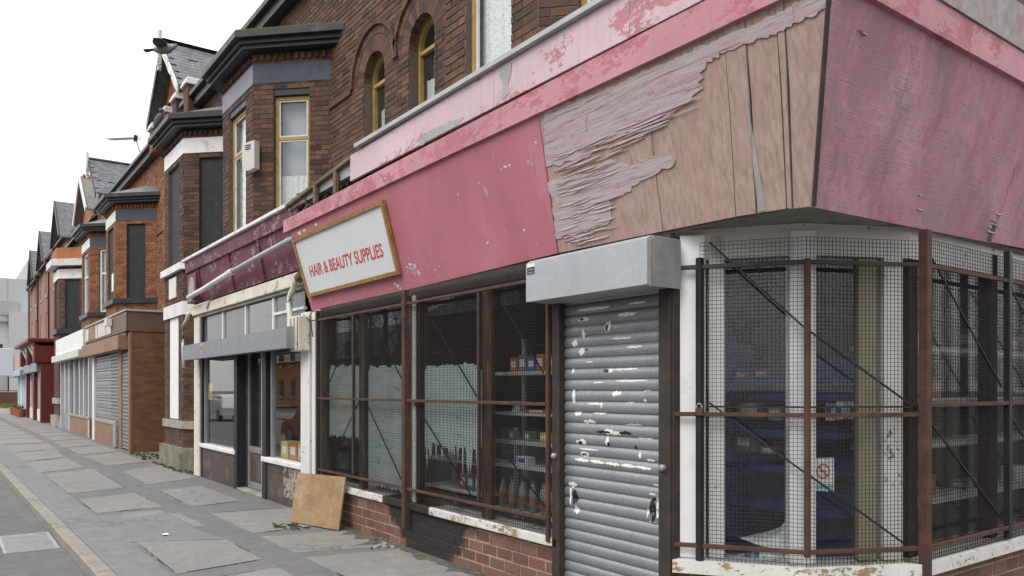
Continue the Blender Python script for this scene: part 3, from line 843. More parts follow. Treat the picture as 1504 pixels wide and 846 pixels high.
# kerb
kerb = thing('kerb', (0, ky(0)-.08, 0), None, None); kerb['kind'] = 'structure'; kerb['label'] = 'pale concrete kerb between road and pavement'
x = 5.0; i = 0
while x > -70:
    L = .914; a, b = x - L + .006, x
    mb = MB(); U = Vector((1, .0175, 0)).normalized()
    mb.frame_box(Vector(((a+b)/2, ky((a+b)/2)-.075, -.095 + random.uniform(-.004,.004))), U, TZ.cross(U), TZ, (b-a)/2, .074, .105, .014)
    mb.build('kerb_stone', KERB_M, kerb); x -= L
# drain grate at the road edge
gr = thing('drain_grate', (-10.3, ky(-10.3)-.45, -.1), 'grey slotted steel drain grate set in the road against the kerb', 'drain')
mb = MB(); X0, X1 = -10.95, -9.78; Y1 = ky(-10.4)-.17; Y0 = Y1-.52
for (a,b,c,d) in ((X0,X1,Y0,Y0+.03),(X0,X1,Y1-.03,Y1),(X0,X0+.03,Y0+.03,Y1-.03),(X1-.03,X1,Y0+.03,Y1-.03)): mb.box(a,b,c,d,-.13,-.092)
mb.build('frame', MESHSTEEL, gr)
mb = MB(); mb.box(X0,X1,Y0,Y1,-.2,-.115); 
mb.build('sump', plain('drain_dark', (.05,.05,.052), .9), gr)
for k in range(20): 
    mb = MB(); xx = X0+.05+k*(X1-X0-.1)/19; mb.box(xx-.016, xx+.016, Y0+.03, Y1-.03, -.098, -.0905); mb.build('bar', MESHSTEEL, gr)

# ================================================================== the five houses of the near terrace
house('sooty brick end house with lace-curtained bay above the peeling red corner shop', -9.05, -2.52, (-6.37, -4.94), B_DARK,
      dict(win=('full','full'), lintel=(GREYBLUE, NAVY), single=300, arch_off=.62, sill=STONE, piers=()))
house('sooty brick house with navy lintel bay and alarm box above the grey canopy shop', -9.05, -15.2, (-13.77, -12.14), B_DARK,
      dict(win=('full','half'), lintel=(GREYBLUE, NAVY), single=300, moss=1, arch_off=.7, white_eave=0, barge=BARGE_W))
house('sooty brick house with boarded bay, white lintel bands and slipped gable slates', -21.3, -15.2, (-18.2, -16.53), B_DARK,
      dict(win=('board','board'), lintel=(WHITE, WHITE), ground=1, z0=0, bay_z0=0, sill=WHITE_D, slates=1, barge=BARGE_W, finial=1, arch=0,
           piers=((-19.95,.2),(-18.85,.2)), moss=1))
house('orange brick house with black boarded bay above the brown shuttered shop', -21.3, -27.5, (-25.95, -24.3), B_ORANGE,
      dict(win=('board','board'), lintel=(WHITE, NAVY), sill=BLACK, paper=1, arch=0, piers=((-21.1,.2),(-22.6,.2)), z0=3.3))
house('orange brick house with white-framed bay windows above the white fascia shop', -33.9, -27.5, (-31.1, -29.2), B_ORANGE,
      dict(win=('white','white'), lintel=(WHITE, NAVY), sill=BLACK, arch=0, slates=1, finial=1, z0=3.3))

# ================================================================== corner shop: shopfront
FK = .2453                          # the fascia leans outwards as it rises
FB, FT = 2.665, 3.72
XC = -2.475                         # plane of the side street front
def fy(z, off=0.0): return -(z-FB)*FK - off
def on_fascia(u, v, off=0.0):
    r = ray(u, v); t = (-EYE_Y - (EYE_Z-FB)*FK - off) / (r[1] + r[2]*FK)
    return Vector((r[0]*t, EYE_Y + r[1]*t, EYE_Z + r[2]*t))
def F(x, z, off=0.0): return Vector((x, fy(z, off), z))
def G(y, z, off=0.0): return Vector((XC + (z-FB)*FK + off, y, z))
FN = Vector((0, -1, -FK)).normalized()          # outward normal of the front fascia
GN = Vector((1, 0, -FK)).normalized()

shop = thing('shopfront', (-6, 0, 0), 'derelict corner shopfront with leaning faded red fascia and white window sills', 'shopfront')
# stall riser bricks
def scorched(name):
    t = NT(name); at = t.node('ShaderNodeObjectInfo')
    c = t.ramp(at.outputs['Random'], [(0, (.15,.08,.062)), (.4, (.19,.1,.078)), (.75, (.215,.112,.086)), (1, (.25,.135,.1))])
    c = t.mix(t.ramp(t.noise(34, 6, .7), [(.32, .45), (.6, 0.0)]), c, (.05,.03,.025))
    eff = t.noise(6, 6, .8, t.pos((1,1,.35))); c = t.mix(t.ramp(eff, [(.64, 0.0), (.72, .5)]), c, (.42,.33,.29))
    sp = t.node('ShaderNodeSeparateXYZ'); t.link(t.geo.outputs['Position'], sp.inputs[0])
    dx = t.math('ABSOLUTE', t.math('ADD', sp.outputs['X'], 6.72)); wob = t.math('MULTIPLY', t.math('SUBTRACT', t.noise(5, 5, .7), .5), .75)
    d = t.math('ADD', t.math('SUBTRACT', dx, t.math('MULTIPLY', sp.outputs['Z'], 1.1)), wob)
    c = t.mix(t.ramp(d, [(.36, .93), (.5, 0.0)]), c, (.022,.022,.024))
    t.bsdf(c, .8, 0, t.bump(t.noise(60, 5, .7), .4, .004), .3); return t.m
SCORCH = scorched('mauve_brick_with_black_paint')
mor = NT('pale_stallriser_mortar'); _sp = mor.node('ShaderNodeSeparateXYZ'); mor.link(mor.geo.outputs['Position'], _sp.inputs[0])
_dx = mor.math('ABSOLUTE', mor.math('ADD', _sp.outputs['X'], 6.72)); _w = mor.math('MULTIPLY', mor.math('SUBTRACT', mor.noise(5,5,.7), .5), .75)
_d = mor.math('ADD', mor.math('SUBTRACT', _dx, mor.math('MULTIPLY', _sp.outputs['Z'], 1.1)), _w)
_c = mor.mix(mor.ramp(_d, [(.36, .93), (.5, 0.0)]), mor.ramp(mor.noise(14,5), [(.3,(.28,.2,.165)),(.7,(.42,.31,.26))]), (.022,.022,.024))
mor.bsdf(_c, .95, 0, mor.bump(mor.noise(60,5), .4, .004), .2); MOR_S = mor.m
W = Wall(shop, SCORCH, 'stall_riser', MOR_S)
W.face((-9.45, 0, 0), TX, -TY, 4.79, -.02, .41, (), seed=11, t=.2, course=.1, proud=.004)
W.done(300)
W = Wall(shop, SCORCH, 'stall_riser', MOR_S)
s2_ = Vector((.67, .47, 0)).normalized()
C0, C1, C2 = Vector((-3.49, 0, 0)), Vector((-2.82, .47, 0)), Vector((-2.475, 1.18, 0))
for A, B, sd in ((C0, C1, 12), (C1, C2, 13), (C2, Vector((XC, 6.5, 0)), 14)):
    U = (B-A).normalized(); N = Vector((U.y, -U.x, 0))
    W.face(A - N*.02, U, N, (B-A).length, -.02, .45, (), seed=sd, t=.16, course=.1, proud=.004)
W.done(140)
# sills
SILL_M = flaking('cream_sill_paint', (.68,.665,.63), (.4,.3,.17), .34, 4, (1,1,2), (.76,.75,.73), .6, (.2,.12,.07), 24)
for (a, b, mt) in ((-9.47,-7.62,SILL_M), (-7.617,-6.62,SCORCH), (-6.617,-4.64,SILL_M)):
    mb = MB(); mb.cbox(a, b, -.05, .2, .412, .49, .008); mb.build('sill', mt, shop)
def poly_off(d):
    """plan line of the corner window set d metres behind the grille line"""
    P = [C0, C1, C2, Vector((XC, 6.5, 0))]; out = []
    ns = [Vector(((P[i+1]-P[i]).y, -(P[i+1]-P[i]).x, 0)).normalized() for i in range(3)]
    for i in range(4):
        n = ns[max(i-1,0)] + ns[min(i,2)]; n = n / n.length
        k = 1/max(.3, n.dot(ns[min(i,2)])); out.append(P[i] - n*d*k)
    return out
mb = MB(); mb.layer([(p.x,p.y) for p in poly_off(-.06)], [(p.x,p.y) for p in poly_off(.24)], .455, .535); mb.build('sill', SILL_M, shop)
# timber frame and glass of the front windows
fr = [(-9.44, -9.3), (-8.34, -8.2), (-7.12, -6.93), (-5.78, -5.63), (-4.76, -4.69)]
for i, (a, b) in enumerate(fr):
    mb = MB(); mb.cbox(a, b, .012, .07, .492, 2.66, .008); mb.build('mullion', [BROWN_T, BROWN_T, BROWN_T, BROWN_T, RUST_D][i], shop)
mb = MB(); mb.cbox(-7.0, -6.93, -.022, -.002, .495, 2.6, .004); mb.build('mullion_bead', WHITE_D, shop)
mb = MB(); mb.cbox(-9.45, -4.65, -.004, .105, 2.56, 2.7, .008); mb.build('window_head_or_shade', RUST_D, shop)
for (a, b) in zip([f[1] for f in fr[:-1]], [f[0] for f in fr[1:]]):
    mb = MB(); mb.box(a+.002, b-.002, .04, .046, .493, 2.56); mb.build('window_pane', GLASS_D, shop)
# whitewash brushed on the inside of three panes
def whitewash(name):
    t = NT(name)
    n = t.noise(2.4, 7, .7, t.pos((1.2,1,4)), .6); f = t.noise(30, 4, .6, t.pos((.5,1,3)))
    a = t.ramp(t.math('ADD', t.math('MULTIPLY', n, .8), t.math('MULTIPLY', f, .2)), [(.33, .2), (.42, 1.0)])
    c = t.ramp(t.noise(9, 5, .6, t.pos((.4,1,5))), [(.3, (.55,.66,.66)), (.7, (.72,.8,.8))])
    df = t.node('ShaderNodeBsdfPrincipled'); t.link(c, df.inputs['Base Color']); df.inputs['Roughness'].default_value = .8
    tr = t.node('ShaderNodeBsdfTransparent'); mx = t.node('ShaderNodeMixShader')
    t.link(a, mx.inputs[0]); t.link(tr.outputs[0], mx.inputs[1]); t.link(df.outputs[0], mx.inputs[2]); t.link(mx.outputs[0], t.out.inputs[0]); return t.m
WASH = whitewash('whitewash')
def wash(x0, x1, z0, z1, drips):
    """ragged sheet of paint just behind the glass"""
    rr = random.Random(int(x0*-100)); n = 46; top, bot = [], []
    for k in range(n+1):
        x = x0 + (x1-x0)*k/n; e = min(k, n-k)/n
        top.append((x, .0485, z1 + rr.uniform(-.012,.012) + .012*math.sin(k*.4) - (.05 if e < .03 else 0)))
        bot.append((x, .0485, z0 + rr.uniform(-.03,.03) - (rr.choice((0,0,.12,.28)) if drips else 0)))
    mb = MB()
    for k in range(n): mb.prism([top[k], top[k+1], bot[k+1], bot[k]], (0,.002,0))
    mb.build('whitewash', WASH, shop)
wash(-9.28, -8.36, 1.06, 1.93, False); wash(-8.16, -7.27, .56, 1.9, False); wash(-6.86, -5.83, 1.1, 1.88, True)
# corner window: posts, heads, glass
go = poly_off(.12)
def post(parent, p, U, w, d, z0, z1, mat, name='post'):
    N = Vector((U.y, -U.x, 0)); mb = MB(); mb.frame_box(Vector((p.x, p.y, (z0+z1)/2)), U, -N, TZ, w/2, d/2, (z1-z0)/2, .008); return mb.build(name, mat, parent)
U01, U12, U23 = (C1-C0).normalized(), (C2-C1).normalized(), TY.copy()
mb = MB(); mb.frame_box(C0 + U01*.1 - Vector((U01.y,-U01.x,0))*.07 + TZ*1.6, U01, Vector((-U01.y,U01.x,0)), TZ, .1, .04, 1.062, .006); mb.build('pilaster', WHITE_B, shop)
post(shop, go[0] + U01*.27, U01, .1, .1, .537, 2.66, WHITE_D)
post(shop, go[1] - U01*.0, (U01+U12).normalized(), .16, .12, .537, 2.66, WHITE_B)
post(shop, go[2] - U12*.1, U12, .14, .1, .537, 2.66, WHITE_D)
post(shop, go[2] + Vector((-.02, .09, 0)), U23, .12, .1, .537, 2.66, RUST_D)
post(shop, go[2] - U12*.27, U12, .14, .06, .537, 2.5, plain('khaki_curtain', (.3,.28,.2), .9, .15, 20, .2, stretch=(6,6,.3)), 'curtain_strip')
mb = MB(); mb.layer([(p.x,p.y) for p in poly_off(.07)], [(p.x,p.y) for p in poly_off(.17)], 2.5, 2.7); mb.build('window_head_or_shade', WHITE_D, shop)
for a, b in ((go[0], go[1]), (go[1], go[2]), (go[2], Vector((go[2].x, 2.42, 0))), (Vector((go[2].x, 2.5, 0)), Vector((go[2].x, 6.5, 0)))):
    U = (b-a).normalized(); mb = MB(); mb.frame_box((a+b)/2 + TZ*1.52, U, Vector((-U.y, U.x, 0)), TZ, (b-a).length/2-.05, .003, .98); mb.build('window_pane', GLASS_D, shop)
post(shop, Vector((go[2].x, 2.46, 0)), U23, .1, .1, .537, 2.66, RUST_D)
# soffit under the corner overhang, flat roof behind the fascia
mb = MB(); mb.prism([(-9.7,.02,2.7),(XC-.02,.02,2.7),(XC-.02,6.5,2.7),(-3.1,6.5,2.7),(-3.1,.5,2.7),(-9.7,.5,2.7)], (0,0,.05)); mb.build('soffit', plain('dingy_soffit', (.26,.255,.22), .8, .15, 5, .1, 0, (.12,.11,.09), .3, 3), shop)
mb = MB(); mb.prism([(-10.0,-.22,4.06),(-7.9,-.24,4.2),(XC+.28,-.24,4.2),(XC+.28,6.5,4.2),(-3.0,6.5,4.27),(-3.0,.88,4.27),(-10,.88,4.12)], (0,0,-.06)); mb.build('flat_roof', LEAD, shop)
# fascia boards
def board(parent, pts, nrm, th, mat, name):
    mb = MB(); mb.prism(pts, -nrm*th); return mb.build(name, mat, parent)
zb1, zb2 = 2.655, 2.70
board(shop, [F(-9.74,zb1), F(-7.165,2.672), F(-7.19,FT), F(-9.85,FT-.03)], FN, .018, PINK_MAIN, 'fascia_board')
board(shop, [F(-7.158,2.676,.004), F(-4.67,2.708,.004), F(-4.60,FT,.004), F(-7.183,FT,.004)], FN, .018, PINK_MAIN, 'fascia_board')
def ply(name, c1, c2, horiz=False, grey=0.0, tint=(.36,.13,.13)):
    t = NT(name); st = (9,9,.5) if not horiz else (.6,.6,14)
    g = t.noise(4, 8, .7, t.pos(st), .2); c = t.ramp(g, [(.25, sc3(c1,.6)), (.48, c1), (.75, sc3(c2,1.08))])
    b = t.noise(1.4, 6, .65, t.pos((2.6,2.6,.3) if not horiz else (1,1,1))); c = t.mix(t.ramp(b, [(.4, 0.0), (.68, .7)]), c, tint)
    if grey: c = t.mix(t.ramp(t.noise(5, 7, .75, t.pos(st)), [(.5-grey*.2, 0.0), (.58, grey)]), c, (.52,.48,.49))
    c = t.mix(t.ramp(t.noise(22, 5, .7, t.pos(st)), [(.6, 0.0), (.8, .5)]), c, (.09,.06,.05))
    if horiz:
        ck = t.noise(2.6, 6, .75, t.pos((.7,.7,22)), .3); c = t.mix(t.ramp(ck, [(.56, 0.0), (.62, .75)]), c, (.16,.1,.1)); c = t.mix(t.ramp(t.noise(8, 6, .8), [(.58, 0.0), (.64, .6)]), c, (.42,.15,.18))
    t.bsdf(c, .85, 0, t.bump(t.noise(9, 7, .75, t.pos(st)), .6, .006), .2); return t.m
PLY = ply('bare_plywood', (.41,.3,.255), (.5,.395,.35), False, 0, (.45,.27,.25))
VENEER = ply('peeling_grey_red_veneer', (.43,.29,.3), (.5,.4,.41), True, .85, (.42,.2,.22))
def side_paint(name):
    t = NT(name)
    c = t.ramp(t.noise(2.1, 8, .72, t.pos((1,1,.55)), .3), [(.28, (.4,.15,.18)), (.45, (.5,.22,.26)), (.62, (.56,.33,.37)), (.8, (.58,.42,.45))])
    fib = t.noise(5, 8, .75, t.pos((.8,.8,26)))
    c = t.mix(t.ramp(fib, [(.48, 0.0), (.6, .55)]), c, (.36,.24,.26))
    st = t.noise(2.0, 8, .78, t.pos((1.3,1.3,.5)), .6); c = t.mix(t.ramp(st, [(.5, 0.0), (.64, .62)]), c, (.22,.145,.155))
    mo = t.noise(1.15, 8, .8, None, .8); c = t.mix(t.ramp(mo, [(.47, 0.0), (.6, .6)]), c, (.3,.2,.225))
    c = t.mix(t.ramp(t.noise(17, 6, .8, t.pos((1,1,5))), [(.58, 0.0), (.64, .7)]), c, (.14,.09,.095))
    c = t.mix(t.ramp(t.noise(3.3, 6, .7, t.pos((1,1,.8),(3,1,0))), [(.58, 0.0), (.72, .6)]), c, (.46,.13,.165))
    t.bsdf(c, .75, 0, t.bump(fib, .8, .006), .25); return t.m
VENEER_R = side_paint('faded_red_side_veneer')
# plywood: strips of the exposed ply with splits between them
def crack(u0, v0, u1, v1):
    a, b = on_fascia(u0, v0), on_fascia(u1, v1); m = (b.x-a.x)/(b.z-a.z)
    return (a.x + m*(FT-a.z), a.x + m*(2.7-a.z))
xs = [(-4.60,-4.66), crack(958,215,974,345), crack(1064,75,1080,318), crack(1097,88,1111,318), crack(1143,92,1155,310), crack(1154,85,1163,308), (-2.225,-2.475)]
for k, ((t0, b0), (t1, b1)) in enumerate(zip(xs, xs[1:])):
    g = .0025 if k < 2 else .0055
    o_ = -.003*(k % 2)
    zz0 = 2.705 - .008*k
    pts = [F(b0+g, zz0+.004, o_), F(b1-g, zz0-.004, o_), F((t1*2+b1)/3-g*1.2, 3.3, o_+(.008 if k in (2,4) else 0)), F(t1-g*.4, FT, o_), F(t0+g*.4, FT, o_), F((t0*2+b0)/3+g, 3.3, o_)]
    board(shop, pts, FN, .012, PLY, 'plywood_strip')
board(shop, [F(-4.62,FB+.02,-.02), F(XC-.01,FB+.01,-.02), F(-2.25,FT-.02,-.02), F(-4.6,FT-.02,-.02)], FN, .01, plain('grimy_batten', (.14,.13,.12), .9), 'fascia_backing')
# veneer still hanging on the plywood; outlines read off the photograph, in the plane of the fascia
def zp(zx, zy): return (760 + zx*.4255, zy*.4255)
V1 = [(88,388),(300,310),(480,225),(680,140),(900,40),(985,-5),(1085,-10),(1082,22),(985,70),(900,108),(800,150),(715,182),(652,214),(648,236),(628,252),(642,268),(622,284),(640,306),(604,330),(600,344),(540,386),(420,440),(332,488),(290,497),(238,546),(98,577)]
V2 = [(102,632),(180,606),(240,590),(320,548),(330,556),(385,570),(440,548),(525,534),(545,552),(540,566),(490,592),(440,620),(372,665),(318,690),(322,738),(316,768),(236,800),(134,826),(122,740),(128,690),(108,660)]
def veneer(outl, off, seed):
    rr = random.Random(seed); pts = []
    for k in range(len(outl)):
        a, b = outl[k], outl[(k+1) % len(outl)]; n = max(1, int(math.hypot(b[0]-a[0], b[1]-a[1])/14))
        for j in range(n):
            w = rr.uniform(-5, 5) if j else 0
            pts.append(on_fascia(*zp(a[0]+(b[0]-a[0])*j/n+w*1.4, a[1]+(b[1]-a[1])*j/n+w), off))
    board(shop, pts, FN, .004, VENEER, 'veneer_sheet')
veneer(V1, .006, 3); veneer(V2, .007, 4)
def sliver(x0, x1, z, h, lift, slope):
    """a thin splinter of veneer standing slightly off the board"""
    n = 5; mb = MB(); up, dn = [], []
    for k in range(n+1):
        t = k/n; x = x0 + (x1-x0)*t; zz = z + (x-x0)*slope; e = math.sin(math.pi*min(.96, max(.04, t)))**.5
        up.append(F(x, zz, .0062)); dn.append(F(x, zz - h*e, .0064 + lift*e))
    for k in range(n): mb.prism([up[k], up[k+1], dn[k+1], dn[k]], FN*.0016)
    mb.build('veneer_splinter', VENEER, shop)
rr = random.Random(21)
for k in range(110):
    if k < 70: z = rr.uniform(3.1, 3.42); a = rr.uniform(-4.56, -4.5 + (z-3.05)*3.2); L = rr.uniform(.1,.42)
    else: z = rr.uniform(2.74, 3.06); a = -4.6 + rr.uniform(0, .5); L = rr.uniform(.08,.3)
    sliver(a, a+L, z, rr.uniform(.004,.014), rr.uniform(.002,.007), rr.uniform(-.01,.05))
# side fascia
board(shop, [G(2.2,2.70), G(-.0+.002,FB-.01), G(-.26,FT), G(2.35,FT)], GN, .018, VENEER_R, 'side_fascia_board')
board(shop, [G(6.5,2.80,.003), G(2.205,2.705,.003), G(2.355,FT,.003), G(6.5,FT,.003)], GN, .018, VENEER_R, 'side_fascia_board')
mb = MB(); mb.bar(F(XC+.0,FB-.01,.012)+Vector((.012,0,0)), F(XC+(FT-FB)*FK,FT,.012)+Vector((.012,0,0)), .022, .03, ch=.004); mb.build('corner_strip', RUST_D, shop)
rr = random.Random(4)
for k in range(9):
    y, z = rr.choice(((2.16,2.8),(1.0,2.78),(.05,3.6)))
    y += rr.uniform(-.12,.12); z += rr.uniform(-.08,.1); L = rr.uniform(.04,.16); h = rr.uniform(.005,.014)
    mb = MB(); up = [G(y+L*j/4, z, .003) for j in range(5)]; dn = [G(y+L*j/4, z-h*math.sin(math.pi*max(.06,min(.94,j/4))), .004+rr.uniform(.003,.01)*math.sin(math.pi*j/4)) for j in range(5)]
    for j in range(4): mb.prism([up[j], up[j+1], dn[j+1], dn[j]], GN*.0015)
    mb.build('veneer_splinter', VENEER, shop)
mb = MB(); pts = [G(2.13,2.705,.0015), G(2.19,2.705,.0015), G(2.185,2.76,.0015), G(2.22,2.79,.0015), G(2.19,2.83,.0015), G(2.215,2.95,.0015), G(2.19,2.84,.0015), G(2.15,2.8,.0015)]
mb.prism(pts, GN*.0012); mb.build('split_gap', BLACKFR, shop)
# moulding, upper band, coping; the far end has rotted open
MO = .29
mb = MB(); mb.prism([(-10.0,-MO,3.70),(XC+MO,-MO,FT),(XC+MO,-MO,3.923),(-10.0,-MO,3.862)], (0,.035,0)); mb.build('moulding', PINK_MOULD, shop)
mb = MB(); mb.prism([(-9.9,-MO+.036,FT-.028),(XC+MO-.04,-MO+.036,FT-.005),(XC+MO-.04,-.2,FT-.005),(-9.9,-.2,FT-.028)], (0,0,.02)); mb.build('moulding_return', PINK_MOULD, shop)
edges = [-7.9, -5.14, -3.6, XC+MO+.01]
for k, (a, b) in enumerate(zip(edges, edges[1:])):
    mb = MB(); mb.prism([(a+.002,-MO-.006,3.9245),(b-.002,-MO-.006,3.9245),(b-.002,-MO-.002,4.235),(a+.002,-MO-.002,4.235-(.03 if k == 0 else 0))], (0,.03,0)); mb.build('upper_fascia_board', PINK_LIGHT, shop)
mb = MB(); mb.cbox(-7.72, XC+MO+.04, -MO-.045, -MO+.16, 4.238, 4.28, .002); mb.build('coping', LEAD, shop)
SF = XC + MO
mb = MB(); mb.prism([(SF,-MO+.0,FT),(SF,6.5,FT),(SF,6.5,3.92),(SF,-MO,3.92)], (-.035,0,0)); mb.build('side_moulding', PINK_MOULD, shop)
mb = MB(); mb.prism([(SF+.012,-MO,3.925),(SF+.012,6.5,3.925),(SF+.004,6.5,4.235),(SF+.004,-MO,4.235)], (-.016,0,0)); mb.build('upper_side_board', plain('weathered_grey_board', (.33,.3,.3), .85, .3, 12, .5, 0, (.4,.15,.18), .3, 4), shop)
BARE = plain('bare_grey_primer', (.36,.35,.325), .8, .2, 9, .3)
for outl in (((614,208),(622,196),(640,188),(662,178),(681,172),(672,184),(650,196),(628,206),(620,214)), ((733,100),(751,92),(750,106),(746,124),(748,136),(738,146),(736,138),(739,124),(733,112))):
    mb = MB(); mb.prism([on_y(u, v, -MO-.0085) for u, v in outl], (0,.004,0)); mb.build('bare_patch', BARE, shop)
# white chips in the red boards
rr = random.Random(9); FLK = plain('bare_white_undercoat', (.66,.6,.58), .8)
spots = [(rr.gauss(607,9), rr.gauss(396,7), rr.uniform(.8,2.6)) for k in range(34)] + [(rr.gauss(640,22), rr.gauss(392,14), rr.uniform(.4,1.0)) for k in range(24)] + [(742,245,3),(736,249,2),(748,243,2.6),(787,209,2.4),(716,356,2.4),(770,338,2.2),(743,340,1),(788,357,1),(584,420,3),(580,417,2.4),(588,424,2.2),(464,330,3.4),(440,342,4),(447,338,3)]
for (u, v, r_) in spots:
    pts = []; n = 7
    for k in range(n):
        a = 2*math.pi*k/n; d = r_*rr.uniform(.45,1.0); pts.append(on_fascia(u + d*math.cos(a), v + d*math.sin(a)*1.1, .0058))
    mb = MB(); mb.prism(pts, -FN*.0008); mb.build('paint_chip', FLK, shop)
# open rotten end of the roof box
for x in (-8.35, -8.95):
    mb = MB(); mb.cbox(x-.035, x+.035, -MO+.0, -MO+.05, 3.88, 4.14, .006); mb.build('strut', TIMBER, shop)
mb = MB(); mb.bar((-7.92,-MO+.03,4.19), (-9.98,-MO+.05,4.05), .07, .05, ch=.006); mb.build('roof_batten', TIMBER, shop)
mb = MB(); mb.bar((-7.92,-MO+.2,4.05), (-9.9,-MO+.22,3.95), .05, .09, ch=.006); mb.build('roof_batten', TIMBER_D, shop)
mb = MB(); mb.box(-10.0, -7.9, -.06, -.02, 3.7, 4.12); mb.build('roof_box_back', TIMBER_D, shop)
rr = random.Random(5)
for k in range(16):
    a = Vector((rr.uniform(-9.95,-9.0), -MO+rr.uniform(.02,.15), rr.uniform(3.86,3.95))); b = a + Vector((rr.uniform(-.2,.25), rr.uniform(-.04,.1), rr.uniform(.02,.18)))
    mb = MB(); mb.bar(a, b, rr.uniform(.015,.05), rr.uniform(.006,.02)); mb.build('rotten_splinter', TIMBER_D if k % 3 else TIMBER, shop)
def tufts(parent, spots, name, mat, kind='stuff', r=.05):
    mb = MB(); rr = random.Random(len(spots))
    for p in spots:
        for j in range(9):
            d = Vector((rr.uniform(-1,1), rr.uniform(-1,1), rr.uniform(-.1,1))); q = Vector(p) + d*r*.6; s_ = r*rr.uniform(.2,.6)
            e1 = Vector((rr.uniform(-1,1), rr.uniform(-1,1), rr.uniform(-1,1))).normalized(); e2 = e1.orthogonal().normalized()
            mb.add([q-e1*s_, q+e1*s_, q+e2*s_+TZ*s_*.7, q-e2*s_*.4+TZ*s_*.5], [(0,1,2),(0,2,3),(1,3,2)])
    return mb.build(name, mat, parent, kind=kind)
tufts(shop, [(-9.95+k*.035, -MO+.03+rr.uniform(0,.12), 4.07+k*.0025) for k in range(40)], 'moss', MOSS, r=.035)
tufts(shop, [(-9.3+k*.06, -MO+.0+rr.uniform(0,.05), 3.885+k*.002) for k in range(22)], 'leaf_litter', TIMBER_D, r=.022)
# grey strip showing in the widest split
_a, _b = crack(1100,140,1114,318), crack(1108,140,1126,318)
board(shop, [F(_a[1],2.69,.001), F(_b[1],2.69,.001), F(_a[0]*.35+_a[1]*.65+.006,3.3,.001), F(_a[0]*.35+_a[1]*.65,3.3,.001)], FN, .003, BARE, 'bare_strip')
# grime gathered along the foot of the stall riser
DIRT = plain('wall_foot_dirt', (.085,.08,.066), .95, .45, 12, .6, 0, (.16,.15,.12), .4, 6)
rr = random.Random(31); pts = [(-9.4,.0,.0066)]; back_ = []
for k in range(44):
    x = -9.4 + k*.11; pts.append((x, -.05 - abs(rr.gauss(0,.09)) - (.16 if 6 < k < 20 else 0)*rr.random(), .0066))
pts += [(-4.65,.0,.0066)]
mb = MB()
for k in range(len(pts)-1): mb.prism([pts[k], pts[k+1], (pts[k+1][0],.005,.0066), (pts[k][0],.005,.0066)], (0,0,-.004))
mb.build('wall_foot_grime', DIRT, pave)
# room behind
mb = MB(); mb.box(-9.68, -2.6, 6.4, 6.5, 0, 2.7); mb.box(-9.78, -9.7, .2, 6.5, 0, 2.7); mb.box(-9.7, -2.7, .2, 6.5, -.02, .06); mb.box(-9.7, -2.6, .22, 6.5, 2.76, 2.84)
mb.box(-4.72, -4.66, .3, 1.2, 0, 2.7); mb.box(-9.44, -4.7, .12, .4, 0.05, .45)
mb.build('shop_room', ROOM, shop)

# ------------------------------------------------------------------ hanging sign board on the fascia
sgn = thing('shop_sign', on_fascia(512, 419, .03), 'white sign board lettered HAIR & BEAUTY SUPPLIES in a tan timber frame', 'sign')
q = [on_fascia(u, v, .012) for u, v in ((432,352),(565,293),(590,402),(456,436))]
n_ = FN
def lerp2(a, b): 
    return q[0].lerp(q[1], a).lerp(q[3].lerp(q[2], a), b)
mb = MB(); mb.prism([lerp2(.01,.02), lerp2(.99,.02), lerp2(.99,.98), lerp2(.01,.98)], n_*.02)
mb.build('sign_face', plain('sign_white', (.66,.68,.7), .45, .03, 3, .04), sgn)
TAN = plain('tan_timber', (.36,.2,.065), .6, .25, 10, .2, 0, (.14,.08,.035), .35, 14)
fw = .018; fh = .055
for a in ([(0,0),(1,0),(1,fh),(0,fh)], [(0,1-fh),(1,1-fh),(1,1),(0,1)], [(0,fh),(fw,fh),(fw,1-fh),(0,1-fh)], [(1-fw,fh),(1,fh),(1,1-fh),(1-fw,1-fh)]):
    mb = MB(); mb.prism([lerp2(*p) for p in a], n_*.04); mb.build('frame', TAN, sgn)
RED_T = plain('red_lettering', (.52,.06,.045), .5, .05, 5, .02)
def text(body, size, M4, mat, parent, name='lettering', width=None, height=None, ext=.0015, bold=0.0, font=None):
    cu = bpy.data.curves.new(name, 'FONT'); cu.body = body; cu.size = size; cu.extrude = ext; cu.offset = bold
    ob = bpy.data.objects.new(name, cu); COL.objects.link(ob)
    dg = bpy.context.evaluated_depsgraph_get(); me = bpy.data.meshes.new_from_object(ob.evaluated_get(dg)); bpy.data.objects.remove(ob)
    xs_ = [v.co.x for v in me.vertices]; ys_ = [v.co.y for v in me.vertices]
    w0, w1, h0, h1 = min(xs_), max(xs_), min(ys_), max(ys_)
    for v in me.vertices:
        v.co.x = (v.co.x-w0)/(w1-w0)*(width or (w1-w0)); v.co.y = (v.co.y-h0)/(h1-h0)*(height or (h1-h0))
    me.materials.clear(); me.materials.append(mat); me.name = name
    return obj_of(name, me, parent, M4)
# lettering runs level across the board
L_, R_, T_ = on_fascia(457, 407, .0335), on_fascia(564, 377, .0335), on_fascia(454, 390, .0335)
U = R_ - L_; wid = U.length; U.normalize(); V = n_.cross(U); V = V if V.z > 0 else -V
M4 = Matrix((U, V, U.cross(V))).transposed().to_4x4(); M4.translation = L_
text('HAIR & BEAUTY SUPPLIES', .2, M4, RED_T, sgn, width=wid, height=(T_-L_).dot(V), bold=.003)

